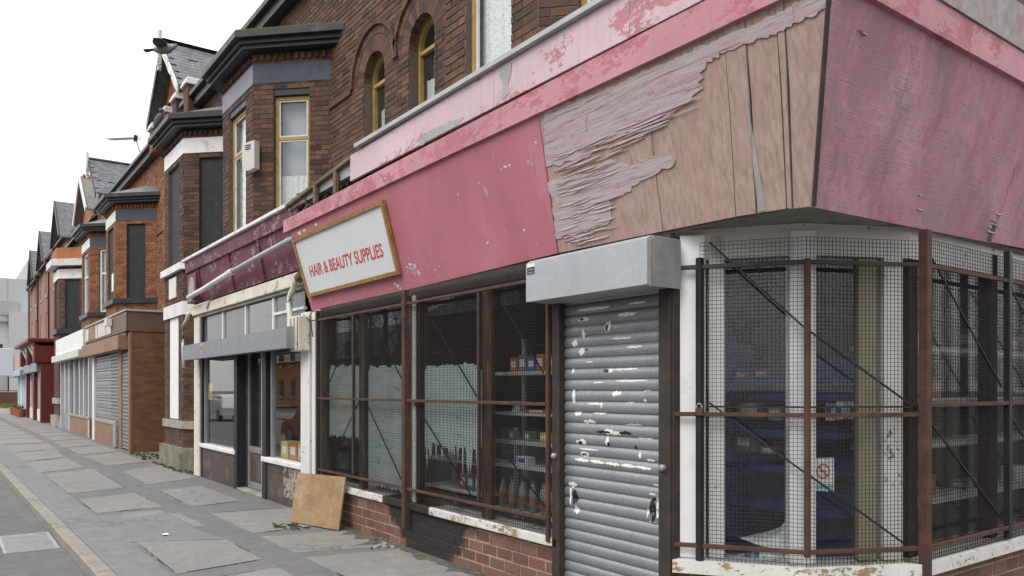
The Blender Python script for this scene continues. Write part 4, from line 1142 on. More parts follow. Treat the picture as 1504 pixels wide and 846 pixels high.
# ------------------------------------------------------------------ welded wire grilles
def grille(label, segs, posts, bars, braces, z0, z1, sp=.025, wire=.0026, thick=.028, mats=None):
    """segs: plan points of the mesh; posts: (point, z0, z1, width, material); bars: (A, B, z)"""
    g = thing('window_grille', (segs[0][0], segs[0][1], .5), label, 'grille', 'rusty mesh grilles over the shop windows')
    for A, B in zip(segs, segs[1:]):
        A, B = Vector((A[0],A[1],0)), Vector((B[0],B[1],0)); U = (B-A).normalized(); N = Vector((U.y,-U.x,0)); L = (B-A).length
        mb = MB(); n = int(L/sp)
        for k in range(n+1):
            p = A + U*(L*k/n); w_ = Vector((random.uniform(-.002,.002),0,0))
            mb.frame_box(p + TZ*(z0+z1)/2 + N*.0021, U, -N, TZ, wire/2, .0018, (z1-z0)/2)
        m = int((z1-z0)/sp)
        for k in range(m+1):
            mb.frame_box(A + U*L/2 + TZ*(z0+(z1-z0)*k/m) - N*.0021, U, -N, TZ, L/2, .0018, wire/2)
        mb.build('wire_mesh', WIRE, g, kind='stuff', normals=False)
    for (p, a, b, w_, mt) in posts:
        mb = MB(); mb.cbox(p[0]-w_/2, p[0]+w_/2, p[1]-w_/2, p[1]+w_/2, a, b, .004); mb.build('post', mt, g)
    for (A, B, z, mt) in bars:
        mb = MB(); mb.bar((A[0],A[1],z), (B[0],B[1],z), thick*.85, thick, ch=.003); mb.build('rail', mt, g)
    for (A, B) in braces:
        mb = MB(); mb.bar(A, B, .008, .012); mb.build('brace', WIRE, g)
    return g
yg = -.035
def b2(u0, v0, u1, v1): 
    a, b = on_y(u0, v0, yg+.012), on_y(u1, v1, yg+.012); return (a, b)
ZT, ZM, ZB = 2.52, 1.53, .63
grille('rusty wire mesh grille over the whitewashed pair of panes by the sign', [(-9.4,yg),(-7.12,yg)],
       [((-9.38,yg-.03),.5,2.64,.05,RUST_D), ((-8.31,yg-.03),.66,2.5,.035,RUST_D), ((-7.05,yg-.035),.22,2.66,.06,RUST)],
       [((-9.36,yg-.03),(-7.1,yg-.03),ZT,RUST), ((-9.36,yg-.03),(-7.1,yg-.03),ZM,RUST), ((-9.36,yg-.03),(-7.1,yg-.03),ZB,RUST)],
       [b2(520,478,475,582), b2(528,588,483,686), b2(548,474,597,570), b2(538,592,590,705)], .5, 2.63)
grille('rusty wire mesh grille over the dark panes beside the roller shutter', [(-6.98,yg),(-4.74,yg)],
       [((-5.7,yg-.03),.66,2.5,.03,RUST_D), ((-4.735,yg-.02),.45,2.64,.036,RUST)],
       [((-7.0,yg-.035),(-4.74,yg-.035),ZT,RUST), ((-7.0,yg-.035),(-4.74,yg-.035),ZM,RUST), ((-7.0,yg-.035),(-4.74,yg-.035),ZB,RUST)],
       [b2(635,470,702,585), b2(608,590,695,732), b2(735,440,798,548), b2(745,670,820,770)], .5, 2.63)
co_ = poly_off(0)
nC = [ (a.x, a.y) for a in co_]
n01 = Vector((U01.y,-U01.x,0)); n12 = Vector((U12.y,-U12.x,0))
A0 = C0 + n01*.02; A1 = C1 + (n01+n12).normalized()*.02; A2 = C2 + n12*.02 + TY*-.03
def lerp3(a, b, t, z, n): p = a.lerp(b, t) + n*.01; return (p.x, p.y, z)
a_st = C0 + U01*.17
grille('rusty wire mesh cage wrapped round the angled corner window', [(a_st.x,a_st.y),(C1.x,C1.y),(C2.x,C2.y)],
       [((A0.x,A0.y),.45,2.64,.03,RUST_D), ((A1.x,A1.y),.6,2.46,.034,RUST), ((A2.x+.03,A2.y+.02),.3,2.66,.06,RUST), ((a_st.x+n01.x*.02,a_st.y+n01.y*.02),.5,2.5,.04,BLACKFR)],
       [(A0,A1,2.44,RUST_D),(A1,A2,2.44,RUST_D),(A0,A1,1.485,RUST),(A1,A2,1.485,RUST),(A0,A1,.632,RUST),(A1,A2,.632,RUST)],
       [(lerp3(C0,C1,.28,2.6,n01), lerp3(C0,C1,1,2.02,n01)), (lerp3(C1,C2,0,2.02,n12), lerp3(C1,C2,.97,1.52,n12)),
        (lerp3(C0,C1,.28,1.56,n01), lerp3(C0,C1,1,1.12,n01)), (lerp3(C1,C2,0,1.12,n12), lerp3(C1,C2,.97,.6,n12)), (lerp3(C0,C1,.26,1.535,n01), lerp3(C0,C1,1,1.535,n01)), (lerp3(C1,C2,0,1.535,n12), lerp3(C1,C2,.97,1.535,n12))], .53, 2.6)
xs_ = XC + .01
def sxy(u, v): return on_x(u, v, xs_+.01)
grille('rusty wire mesh grille along the side street window', [(xs_,1.25),(xs_,6.2)],
       [((xs_+.02,2.43),.55,2.66,.045,BLACKFR), ((xs_+.02,3.7),.55,2.66,.045,BLACKFR), ((xs_+.02,4.95),.55,2.66,.045,BLACKFR)],
       [((xs_+.025,1.24),(xs_+.025,6.2),2.44,RUST), ((xs_+.025,1.24),(xs_+.025,6.2),1.545,RUST), ((xs_+.025,1.24),(xs_+.025,6.2),.632,RUST)],
       [((xs_+.01,1.28,2.52),(xs_+.01,2.36,1.66)), ((xs_+.01,1.28,1.44),(xs_+.01,2.36,.7)), ((xs_+.01,2.5,2.4),(xs_+.01,3.6,1.6)), ((xs_+.01,2.5,1.45),(xs_+.01,3.6,.7))], .54, 2.62)
# padlock hanging on the corner cage
pl = thing('padlock', (a_st.x, a_st.y, 1.5), 'small rusty padlock hooked on the corner cage beside the white pilaster', 'padlock')
p0 = a_st + n01*.05
mb = MB(); mb.frame_box(Vector((p0.x,p0.y,1.5)), U01, -n01, TZ, .025, .012, .025, .005); mb.build('body', RUST, pl)
mb = MB(); mb.tube([p0 + U01*(.018*math.cos(t)) + TZ*(1.525+.03*math.sin(t)) for t in [math.pi*k/8 for k in range(9)]], .004, 6); mb.build('shackle', MESHSTEEL, pl)

# ------------------------------------------------------------------ roller shutter
sh = thing('roller_shutter', (-4.1, 0, 0), 'closed grey steel roller shutter with torn white poster scraps', 'shutter')
SX0, SX1, SH = -4.615, -3.575, .082
def slat_y(z):
    t = (z / SH) % 1.0
    return .02 - (.012*math.sin(math.pi*min(1, t/.88))**.6 if t < .88 else -.005)
prof = [(slat_y(z*SH/14*.9999), z*SH/14) for z in range(15)]
vs = []; fs = []
for (y, z) in prof: vs += [(SX0,y,z),(SX1,y,z)]
for k in range(14): fs.append((2*k,2*k+1,2*k+3,2*k+2))
sm = bpy.data.meshes.new('slat'); sm.from_pydata(vs, [], fs); sm.update()
for p in sm.polygons: p.use_smooth = True
STEEL = galvanised('shutter_steel', (.34,.36,.385), .55); sm.materials.append(STEEL)
for k in range(29):
    obj_of('slat', sm, sh, Matrix.Translation((0, random.uniform(-.001,.001), k*SH)))
mb = MB(); mb.box(SX0, SX1, .035, .05, 0, 2.4); mb.build('shutter_back', BLACKFR, sh)
for (a, b, y0) in ((-4.70,-4.61,-.05), (-3.58,-3.475,-.05)):
    mb = MB(); mb.cbox(a, b, y0, .1, 0, 2.66, .005); mb.build('guide_rail', RUST_D, sh)
for x in (-4.655, -3.53):
    mb = MB(); mb.tube([(x,-.05,1.13),(x,-.075,1.13),(x,-.085,1.13)], [.022,.022,.012], 12); mb.build('lock', MESHSTEEL, sh)
mb = MB()
mb.prism([(-4.70,-.3,2.31),(-4.70,-.3,2.6),(-4.70,-.26,2.625),(-4.70,.0,2.625),(-4.70,.0,2.31)], (1.26,0,0))
bx = mb.build('shutter_box', GALV, sh)
mb = MB(); mb.prism([(-3.438,-.285,2.30),(-3.438,-.285,2.59),(-3.438,-.25,2.615),(-3.438,.0,2.615),(-3.438,.0,2.30)], (.012,0,0)); mb.build('end_plate', MESHSTEEL, bx)
mb = MB(); mb.box(-4.685,-4.59,-.302,-.3005,2.51,2.595); mb.build('sticker', PAPER, bx)
mb = MB(); mb.box(-4.683,-4.592,-.3035,-.3022,2.513,2.568); st_ = mb.build('sticker_print', BLACKFR, bx)
for zc in (2.527, 2.55):
    mb = MB(); mb.prism([(-4.674,-.3045,zc-.006),(-4.601,-.3045,zc-.006),(-4.601,-.3045,zc+.001),(-4.615,-.3045,zc+.006),(-4.66,-.3045,zc+.006),(-4.674,-.3045,zc+.001)], (0,.0008,0)); mb.build('sticker_print', GREYBLUE, bx)
INK = plain('black_print', (.015,.014,.016), .5, .3, 30, .05)
def scrap(u, v, wpx, hpx, dark, seed, tilt=0.0):
    rr = random.Random(seed)
    c = on_y(u, v, 0); k_ = px_of(c)[2]; w_ = wpx / (k_*.82) ; h_ = hpx / k_
    n = max(4, int(w_/.012)); mb = MB(); cols = []
    for i in range(n+1):
        t = i/n; e = math.sin(math.pi*t)**.35
        top = c.z + h_*.5*e*rr.uniform(.35,1.0) + tilt*(t-.5)*w_; bot = c.z - h_*.5*e*rr.uniform(.35,1.0) + tilt*(t-.5)*w_
        m = max(1, int((top-bot)/.006)); col = []
        for j in range(9):
            z = bot + (top-bot)*j/8; col.append((c.x - w_/2 + w_*t, slat_y(z) - .0022 - (0 if not dark else .0008), z))
        cols.append(col)
    for i in range(n):
        for j in range(8):
            mb.add([cols[i][j], cols[i+1][j], cols[i+1][j+1], cols[i][j+1]], [(0,1,2,3)])
    x_ = c.x
    if SX0-.02 < x_ - w_/2 and x_ + w_/2 < SX1+.02: mb.build('poster_scrap', INK if dark else PAPER, sh)
ZA = [(270,128,200,18,0),(520,95,100,14,0),(460,160,110,24,0),(215,190,70,25,0),(205,190,30,14,1),(352,230,40,60,0),(346,232,18,56,1),(215,275,22,70,0),(430,295,110,12,0),(165,325,36,50,0),(205,372,36,46,0),(232,360,14,16,1),(500,342,90,16,0),(250,430,40,10,0),
      (360,478,46,24,0),(342,480,40,16,1),(440,470,160,12,0),(155,480,18,30,0),(480,535,180,10,0),(300,545,60,10,0),(160,620,22,80,0),(400,608,56,32,0),(570,592,46,12,0),(562,650,18,24,0),(280,665,100,10,0),(315,672,12,34,0),(470,660,50,10,0),(182,722,44,28,0),(300,720,80,12,0),(248,768,74,26,0),(500,785,90,12,0),(328,825,80,18,1),(450,830,66,18,1),(360,822,60,26,0)]
for i, (zx, zy, w_, h_, d) in enumerate(ZA): scrap(800+zx*.26, 420+zy*.26, w_*.3, h_*.34, d, i)
ZB_ = [(480,18,110,14,0),(380,60,170,26,0),(440,62,80,16,1),(195,110,66,40,0),(190,112,30,26,1),(340,110,26,60,0),(346,122,18,30,1),(215,178,58,36,0),(212,178,34,18,1),(495,140,16,30,1),(520,185,18,40,0),(580,210,50,18,0),(240,150,120,10,0),
       (150,345,56,40,0),(138,410,16,130,0),(162,405,34,100,1),(170,482,40,46,0),(610,347,40,14,0),(618,480,20,176,0),(590,480,44,160,1),(590,398,40,14,0),(590,553,56,14,0),(562,500,12,60,0),(540,90,90,10,0)]
for i, (zx, zy, w_, h_, d) in enumerate(ZB_): scrap(800+zx*.267, 620+zy*.267, w_*.29, h_*.3, d, 90+i)
for k in range(5): scrap(800+(200+k*85)*.267, 620+(208+k*11)*.267, 100*.267, 24*.267, 0, 140+k, -.02)

# ------------------------------------------------------------------ goods seen through the glass
def shelf_rows(name, label, cat, x0, x1, y0, y1, zs, mat, sides=True):
    t = thing(name, ((x0+x1)/2, y0, 0), label, cat)
    for z in zs: mb = MB(); mb.cbox(x0, x1, y0, y1, z-.015, z+.015, .003); mb.build('shelf', mat, t)
    if sides:
        for x in (x0, x1): mb = MB(); mb.cbox(x-.02, x+.02, y1-.04, y1, .05, max(zs)+.35, .003); mb.build('upright', mat, t)
    return t
ys_ = .3
zs_ = [on_y(776, v, ys_).z for v in (548, 609, 652, 688, 757)]
shelf_rows('shelf_unit', 'pale metal shelving behind the mesh next to the roller shutter', 'shelving', -6.02, -5.0, ys_, .7, zs_, SHELF)
RED_G = plain('red_packaging', (.4,.06,.03), .5, .2, 14, .05, 0, (.45,.3,.1), .3, 12); ORG_G = plain('orange_packaging', (.5,.17,.06), .6, .2, 12, .05); YEL_G = plain('yellow_packaging', (.55,.42,.06), .6, .15, 12, .05)
BLU_G = plain('blue_packaging', (.06,.13,.42), .5, .25, 10, .05); GRY_G = plain('dull_goods', (.2,.2,.19), .7, .4, 14, .1); PLAST = plain('clear_plastic', (.34,.36,.37), .25, .3, 30, .1)
def bottle(x, y, z, h, r, mat, lab, label):
    t = thing('bottle', (x,y,z), label, 'bottle', 'bottles on the low shelf behind the mesh')
    mb = MB(); mb.tube([(x,y,z),(x,y,z+h*.62),(x,y,z+h*.78),(x,y,z+h*.86),(x,y,z+h*.96)], [r,r,r*.72,r*.36,r*.34], 10); mb.build('body', mat, t, smooth=True)
    mb = MB(); mb.tube([(x,y,z+h*.2),(x,y,z+h*.5)], r*1.03, 10); mb.build('label_band', lab, t)
    mb = MB(); mb.tube([(x,y,z+h*.96),(x,y,z+h)], r*.42, 8); mb.build('cap', lab, t)
rr = random.Random(3)
for k in range(11):
    bottle(-5.93+k*.078, ys_+.06+.05*(k%2), zs_[4]+.015, .27, .034, PLAST, (RED_G,BLU_G,ORG_G,BLU_G)[k%4], 'clear plastic bottle with %s label band on the lowest shelf behind the mesh' % ('a red','a blue','an orange','a blue')[k%4])
def carton(x, y, z, w_, d_, h_, mat, label, grp='cartons and packs on the shop shelves', name='carton'):
    t = thing(name, (x,y,z), label, 'carton', grp)
    mb = MB(); mb.cbox(x-w_/2, x+w_/2, y-d_/2, y+d_/2, z, z+h_, .005); mb.build('box', mat, t)
    mb = MB(); mb.box(x-w_*.32, x+w_*.32, y-d_/2-.002, y-d_/2-.0005, z+h_*.3, z+h_*.75); mb.build('printed_panel', PAPER if mat is not PAPER else BLU_G, t)
for k in range(5): carton(-5.72+k*.13, ys_+.08, zs_[0]+.015, .11, .1, .13+.02*(k%2), (ORG_G,GRY_G,BLU_G,ORG_G,ORG_G)[k], ('orange carton on the top shelf behind the mesh', 'dull grey carton between orange and blue ones on the top shelf', 'blue carton among orange ones on the top shelf')[(0,1,2,0,0)[k]])
for k in range(3): carton(-5.8+k*.24, ys_+.1, zs_[2]+.015, .07+.02*k, .08, .09, (GRY_G,GRY_G,YEL_G)[k], ('smallest dull pack on the third shelf behind the mesh', 'mid-sized dull pack on the third shelf behind the mesh', 'wide yellow pack on the third shelf behind the mesh')[k])
carton(-5.07, ys_+.08, zs_[2]+.015, .05, .06, .13, YEL_G, 'narrow yellow carton standing at the end of the third shelf'); carton(-5.6, ys_+.08, zs_[3]+.015, .16, .1, .08, PAPER, 'low white carton on the fourth shelf behind the mesh')
carton(-5.75, ys_+.08, zs_[1]+.015, .06, .06, .1, PAPER, 'small white carton on the second shelf behind the mesh'); carton(-5.4, ys_+.1, zs_[1]+.015, .3, .12, .03, RED_G, 'flat red pack lying on the second shelf behind the mesh')
shelf_rows('shelf_unit', 'low pale shelf behind the dripping whitewash', 'shelving', -7.3, -6.15, .3, .7, [on_y(660, 676, .3).z, .62], SHELF)
for k in range(3): carton(-6.62+k*.14, .4, .635, .12, .1, .16, (RED_G,BLU_G,RED_G)[k], ('red pack on the low shelf under the dripping whitewash', 'blue pack between two red ones under the dripping whitewash')[k%2])
# blue rack in the corner
rk = thing('blue_rack', (-3.6, 1.0, .06), 'blue metal stock rack inside the caged corner window', 'rack')
def P_in(u, v, y): return on_y(u, v, y)
a_, b_ = P_in(1062, 600, .95), P_in(1156, 600, .95)
for v0, v1 in ((530,566),(572,588),(622,640),(668,690),(705,745),(768,800)):
    z0_, z1_ = P_in(1100, v1, .95).z, P_in(1100, v0, .95).z
    mb = MB(); mb.cbox(a_.x, b_.x+.35, .95, 1.3, z0_, z0_+.05, .004); mb.build('shelf', BLUE_R, rk)
    mb = MB(); mb.cbox(a_.x+.03, b_.x+.33, 1.22, 1.25, z0_+.05, z1_, .004); mb.build('back_rail', BLUE_R, rk)
for x in (a_.x, b_.x): mb = MB(); mb.cbox(x-.03, x+.03, .952, 1.31, .06, 2.0, .004); mb.build('upright', BLUE_R, rk)
for k, (u, v, w_, h_, mt) in enumerate(((1080,552,.1,.05,ORG_G),(1110,550,.12,.05,ORG_G),(1092,612,.22,.16,GRY_G),(1130,614,.12,.1,PLAST),(1085,660,.18,.14,GRY_G),(1120,664,.14,.06,GRY_G),(1210,614,.06,.12,PAPER),(1245,612,.06,.12,PAPER),(1225,612,.06,.12,PAPER))):
    p = P_in(u, v, .94); carton(p.x, 1.05, p.z-.02, w_, .1, h_, mt, ('low orange pack on the upper blue corner rack shelf','low orange pack on the upper blue corner rack shelf','large grey pack on the middle blue corner rack shelf','clear plastic pack beside the large grey one on the blue rack','square grey pack low on the blue corner rack','flat grey pack low on the blue corner rack','white carton on the blue rack behind the notice','white carton on the blue rack behind the notice','white carton on the blue rack behind the notice')[k])
# notice and torn banner in the corner window
nt = thing('no_smoking_notice', go[1].lerp(go[2], .3), 'pale green notice with a red no smoking symbol taped inside the corner window', 'notice')
def gq(u, v, off=.012):
    """point on the second corner pane"""
    r = ray(u, v); p = go[1] + n12*off; d = Vector((r[0], r[1], 0)); t = ((p - Vector((0,EYE_Y,0))).dot(n12)) / d.dot(n12)
    return Vector((r[0]*t, EYE_Y + r[1]*t, EYE_Z + r[2]*t))
mb = MB(); mb.prism([gq(1194,673), gq(1225,672), gq(1225,722), gq(1194,721)], -n12*.002); mb.build('sheet', plain('pale_green_paper', (.6,.68,.64), .7, .05, 6, .02), nt)
cN = gq(1209,692,.015); ru = (gq(1219,692,.015)-cN).length
mb = MB()
for k in range(24):
    t0, t1 = 2*math.pi*k/24, 2*math.pi*(k+1)/24
    mb.prism([cN+U12*(r_*math.cos(t))+TZ*(r_*math.sin(t)) for r_, t in ((ru*.8,t0),(ru,t0),(ru,t1),(ru*.8,t1))], -n12*.001)
dg_ = (U12-TZ).normalized(); mb.frame_box(cN+n12*.0006, dg_, n12, dg_.cross(n12), ru*.85, .0005, ru*.09); mb.build('symbol', RED_T, nt)
mb = MB(); mb.frame_box(cN-n12*.0006, U12, n12, TZ, ru*.5, .0004, ru*.09); mb.build('cigarette_print', INK, nt)
mb = MB(); mb.prism([gq(1197,711,.015), gq(1222,711,.015), gq(1222,718,.015), gq(1197,718,.015)], -n12*.001); mb.build('caption_block', plain('green_print', (.25,.4,.33), .7), nt)
def gq0(u, v, off=.02):
    r = ray(u, v); p = go[0] - n01*off; d = Vector((r[0], r[1], 0)); t = ((p - Vector((0,EYE_Y,0))).dot(n01)) / d.dot(n01)
    return Vector((r[0]*t, EYE_Y + r[1]*t, EYE_Z + r[2]*t))
tb = thing('torn_banner', gq0(1120, 826), 'crumpled white and blue torn banner slumped in the corner window', 'banner')
def banner_mat():
    t = NT('torn_banner_print'); n = t.noise(9, 5, .6, None, 1.2)
    c = t.ramp(n, [(.0, (.68,.7,.72)), (.52, (.68,.7,.72)), (.53, (.08,.25,.5)), (.62, (.08,.25,.5)), (.63, (.03,.03,.035)), (.7,(.66,.67,.68))], 'CONSTANT')
    t.bsdf(c, .5, 0, t.bump(t.noise(14,4), .5, .02), .4); return t.m
BAN = banner_mat()
P_ = [(1166,752),(1152,772),(1130,780),(1108,785),(1086,790),(1118,802),(1140,806),(1160,806),(1167,796)]
mb = MB(); pts = [gq0(u, v, .04+.015*math.sin(k*1.7)) for k, (u, v) in enumerate(P_)]; c_ = sum(pts, Vector())/len(pts) - n01*.05
mb.add(pts+[c_], [(k,(k+1)%len(pts),len(pts)) for k in range(len(pts))]); mb.build('sheet', plain('white_vinyl', (.7,.71,.72), .5, .1, 12, .4), tb)
P_ = [(1060,828),(1080,815),(1100,812),(1125,806),(1150,800),(1164,790),(1166,812),(1150,824),(1120,832),(1085,836)]
mb = MB(); pts = [gq0(u, v, .05+.02*math.sin(k*2.1)) for k, (u, v) in enumerate(P_)]; c_ = sum(pts, Vector())/len(pts) - n01*.03 + TZ*.03
mb.add(pts+[c_], [(k,(k+1)%len(pts),len(pts)) for k in range(len(pts))]); mb.build('crumpled_fold', BAN, tb)
# side window shelves
ss = thing('shelf_unit', (-2.85, 3, .06), 'timber shelving standing inside the side street window', 'shelving')
for v in (516, 588, 650, 728):
    z = on_x(1420, v, -2.72).z; mb = MB(); mb.cbox(-3.02, -2.72, 1.3, 6, z-.02, z+.02, .003); mb.build('shelf', SHELF, ss)
for y in (1.9, 2.7, 3.8, 5.2): mb = MB(); mb.cbox(-3.02, -2.98, y-.03, y+.03, .06, 2.3, .003); mb.build('upright', BROWN_T, ss)
for k in range(16):
    y = 1.5 + rr.uniform(0, 2.4); lv = rr.randrange(4); z = on_x(1420, (516,588,650,728)[lv], -2.72).z+.02; mi = rr.randrange(5)
    carton(-2.86, y, z, .12, rr.uniform(.08,.25), rr.uniform(.06,.18), (GRY_G,GRY_G,ORG_G,PAPER,BLU_G)[mi], '%s pack on the %s shelf of the side window timber shelving' % (('grey','grey','orange','white','blue')[mi], ('top','second','third','lowest')[lv]))
# lean-to chipboard
cb = thing('chipboard_sheet', (-8.9, -.25, 0), 'square offcut of tan chipboard leaning against the brick stall riser', 'board')
def chip(name):
    t = NT(name); vo = t.node('ShaderNodeTexVoronoi'); vo.inputs['Scale'].default_value = 55
    mp = t.pos((1,1,1)); nz = t.node('ShaderNodeTexNoise'); nz.inputs['Scale'].default_value = 8; t.link(t.geo.outputs['Position'], nz.inputs['Vector'])
    ad = t.node('ShaderNodeVectorMath', operation='ADD'); t.link(mp, ad.inputs[0]); t.link(nz.outputs['Color'], ad.inputs[1]); t.link(ad.outputs[0], vo.inputs['Vector'])
    c = t.mix(.6, vo.outputs['Color'], (.5,.5,.5)); bw = t.node('ShaderNodeRGBToBW'); t.link(c, bw.inputs[0])
    c = t.ramp(bw.outputs[0], [(.3, (.2,.125,.065)), (.5, (.34,.225,.125)), (.7, (.45,.32,.2))])
    c = t.mix(t.ramp(t.noise(3.5, 7, .75), [(.45, 0.0), (.68, .75)]), c, (.19,.115,.055)); c = t.mix(t.ramp(t.noise(2.2, 6, .7, t.pos((1,1,1),(1,0,0))), [(.55, 0.0), (.7, .5)]), c, (.5,.4,.3))
    t.bsdf(c, .85, 0, t.bump(bw.outputs[0], .35, .003), .2); return t.m
A = Vector((-9.33,-.43,.012)); B = Vector((-8.40,-.2,.012)); up_ = Vector((-.08,.125,.6))
mb = MB(); nrm = (B-A).cross(up_).normalized(); mb.prism([A, B, B+up_, A+up_+Vector((.01,0,-.012))], nrm*.018); mb.build('sheet', chip('chipboard'), cb)

# ================================================================== shop under the grey canopy
s2 = thing('shopfront', (-12.6, 0, 0), 'small shopfront with grey steel canopy, peeling maroon fascia and recessed door', 'shopfront')
X0, X1 = -15.62, -9.8
K2 = .18; 
def m2(x, z, off=0.0): return Vector((x, -(z-3.25)*K2 - .02 - off, z))
N2 = Vector((0,-1,-K2)).normalized()
pan = [X0+.02, -14.9, -13.0, -11.5, X1]
for k, (a, b) in enumerate(zip(pan, pan[1:])):
    board(s2, [m2(a+.004,3.26,.0), m2(b-.004,3.26,0), m2(b-.004,3.86,0), m2(a+.004,3.86,0)], N2, .02, MAROON, 'fascia_board')
    mb = MB(); mb.bar(m2(b,3.28,.01), m2(b,3.86,.01), .05, .03); mb.build('fascia_batten', MAROON, s2)
mb = MB(); mb.prism([(X0-.05,-.17,3.86),(X1,-.17,3.86),(X1,-.19,4.06),(X0-.05,-.19,4.06)], (0,.1,0)); mb.build('moulding', MAROON, s2)
mb = MB(); mb.cbox(X0-.1, X1-.2, -.235, .1, 4.062, 4.115, .006); mb.build('coping', WHITE, s2)
mb = MB(); mb.prism([(X0,-.17,4.06),(X1,-.17,4.06),(X1,.88,4.12),(X0,.88,4.12)], (0,0,-.04)); mb.build('flat_roof', LEAD, s2)
mb = MB(); mb.cbox(X0+.02, X1+.32, -.07, .03, 3.04, 3.22, .01); mb.build('cornice_board', CREAM_P, s2)
mb = MB(); mb.cbox(X0+.02, X1+.32, -.03, .03, 2.99, 3.038, .006); mb.build('transom_head', STONE, s2)
# arched console at the end of the fascia
mb = MB(); mb.box(X0+.05, -14.96, -.16, -.02, 3.27, 3.8); mb.build('console', MAROON, s2)
mb = MB(); pts = [(-15.46,-.166,3.3),(-15.06,-.166,3.3),(-15.06,-.166,3.58)] + [(-15.26+.2*math.cos(math.pi*k/8), -.166, 3.58+.17*math.sin(math.pi*k/8)) for k in range(1,8)] + [(-15.46,-.166,3.58)]
mb.prism(pts, (0,.02,0)); mb.build('console_niche', STONE, s2)
# posts
mb = MB(); mb.cbox(-15.58, -15.2, -.04, .1, 0, 3.0, .01); mb.build('post', CREAM_P, s2)
mb = MB(); mb.cbox(-15.18, -15.08, -.02, .1, .0, 2.99, .008); mb.build('shutter_guide', BLACKFR, s2)
mb = MB(); mb.cbox(-10.02, -9.72, -.05, .12, .0, 2.66, .012); mb.cbox(-10.06,-9.68,-.08,.12,.0,.3,.01); mb.build('pilaster', WHITE_D, s2)
mb = MB(); mb.cbox(-9.68, -9.46, -.03, .12, .0, 2.66, .012); mb.build('pilaster', WHITE_D, s2)
# stall riser, sills, glass
for (a, b, sa, sb) in ((-15.07,-12.9,-15.2,-12.98),(-11.62,-10.04,-11.62,-10.0)):
    mb = MB(); mb.box(a, b, -.01, .1, 0, .56); mb.build('stall_riser', TILE_BR, s2)
    mb = MB(); mb.cbox(sa, sb, -.06, .1, .562, .635, .01); mb.build('sill', WHITE, s2)
mb = MB(); mb.box(-10.75, -10.05, -.018, -.0105, .12, .55); mb.build('bare_render_patch', flaking('bare_render', (.075,.056,.05), (.42,.36,.3), .62, 4), s2)
for (a, b) in ((-15.07,-13.12), (-11.4,-10.1)):
    mb = MB(); mb.box(a, b, .05, .056, .637, 2.5); mb.build('window_pane', GLASS_D, s2)
    for x in (a+.02, b-.02): mb = MB(); mb.cbox(x-.03, x+.03, .02, .09, .637, 2.5, .004); mb.build('window_frame', ALU, s2)
for x in (-12.98, -11.56): 
    mb = MB(); mb.cbox(x-.085, x+.085, -.03, .12, 0, 2.5, .006); mb.build('door_post', BLACKFR, s2)
mb = MB(); mb.cbox(-11.72,-11.66,-.02,.1,.0,2.5,.004); mb.build('door_track', ALU, s2)
# transom lights above the canopy
for k, (a, b, mt) in enumerate(((-15.1,-13.85,GLASS_F),(-13.8,-12.6,GLASS_F),(-12.5,-11.3,GLASS_D),(-11.2,-10.65,GLASS_F),(-10.62,-10.06,GLASS_F))):
    mb = MB(); mb.box(a, b, .03, .036, 2.5, 2.99); mb.build('transom_pane', mt, s2)
for x in (-15.13,-13.825,-12.55,-11.25,-10.635): mb = MB(); mb.cbox(x-.03, x+.03, -.0, .06, 2.5, 2.99, .004); mb.build('transom_mullion', WHITE_D, s2)
for z in (2.74,): mb = MB(); mb.cbox(-11.2, -10.06, .0, .06, z-.02, z+.02, .004); mb.build('transom_bar', WHITE, s2)
# recess with door
mb = MB(); mb.box(-12.9,-12.86,.12,.95,0,2.6); mb.box(-11.66,-11.62,.12,.95,0,2.6); mb.build('recess_side', TILE_BR, s2)
mb = MB(); mb.cbox(-12.9, -11.65, -.03, .95, .0, .035, .006); mb.build('threshold', STONE, s2)
mb = MB(); mb.box(-12.86,-11.66,.12,.95,2.5,2.55); mb.build('recess_ceiling', ROOM, s2)
mb = MB()
for (a,b,c,d) in ((-12.84,-12.75,.04,2.45),(-11.77,-11.68,.04,2.45),(-12.75,-11.77,.04,.14),(-12.75,-11.77,2.36,2.45),(-12.75,-11.77,.62,.72)): mb.cbox(a,b,.13,.17,c,d,.004)
dr = mb.build('door', ALU, s2)
mb = MB(); mb.box(-12.75,-11.77,.145,.151,.72,2.36); mb.build('door_pane', GLASS_D, dr)
mb = MB(); mb.box(-12.75,-11.77,.145,.155,.14,.62); mb.build('kick_panel', TILE_BR, dr)
mb = MB()
for k in range(40): mb.box(-12.75+k*.0245,-12.7478+k*.0245,.13,.1315,.72,2.36)
for k in range(66): mb.box(-12.75,-11.77,.1325,.134,.72+k*.025,.7225+k*.025)
mb.build('door_mesh', WIRE, dr, kind='stuff', normals=False)
# canopy box
cn = thing('shutter_canopy', (-12.5, -.3, 2.17), 'long grey powder-coated shutter box running above the recessed shop door', 'canopy')
for (a, b) in ((-15.3,-12.82),(-12.812,-9.84)):
    mb = MB(); mb.prism([(a,-.31,2.18),(a,-.31,2.45),(a,-.02,2.49),(a,-.02,2.2)], (b-a,0,0)); mb.build('casing', GREYBOX, cn)
mb = MB(); mb.prism([(-9.838,-.312,2.175),(-9.838,-.312,2.455),(-9.838,-.02,2.495),(-9.838,-.02,2.195)], (.012,0,0)); mb.build('end_plate', MESHSTEEL, cn)
mb = MB(); mb.box(-14.05,-13.85,-.3125,-.311,2.26,2.44); mb.build('sticker', plain('faded_yellow_label', (.36,.34,.2), .7), cn)
mb = MB(); mb.box(-13.98,-13.92,-.3145,-.313,2.32,2.38); mb.build('sticker_print', INK, cn)
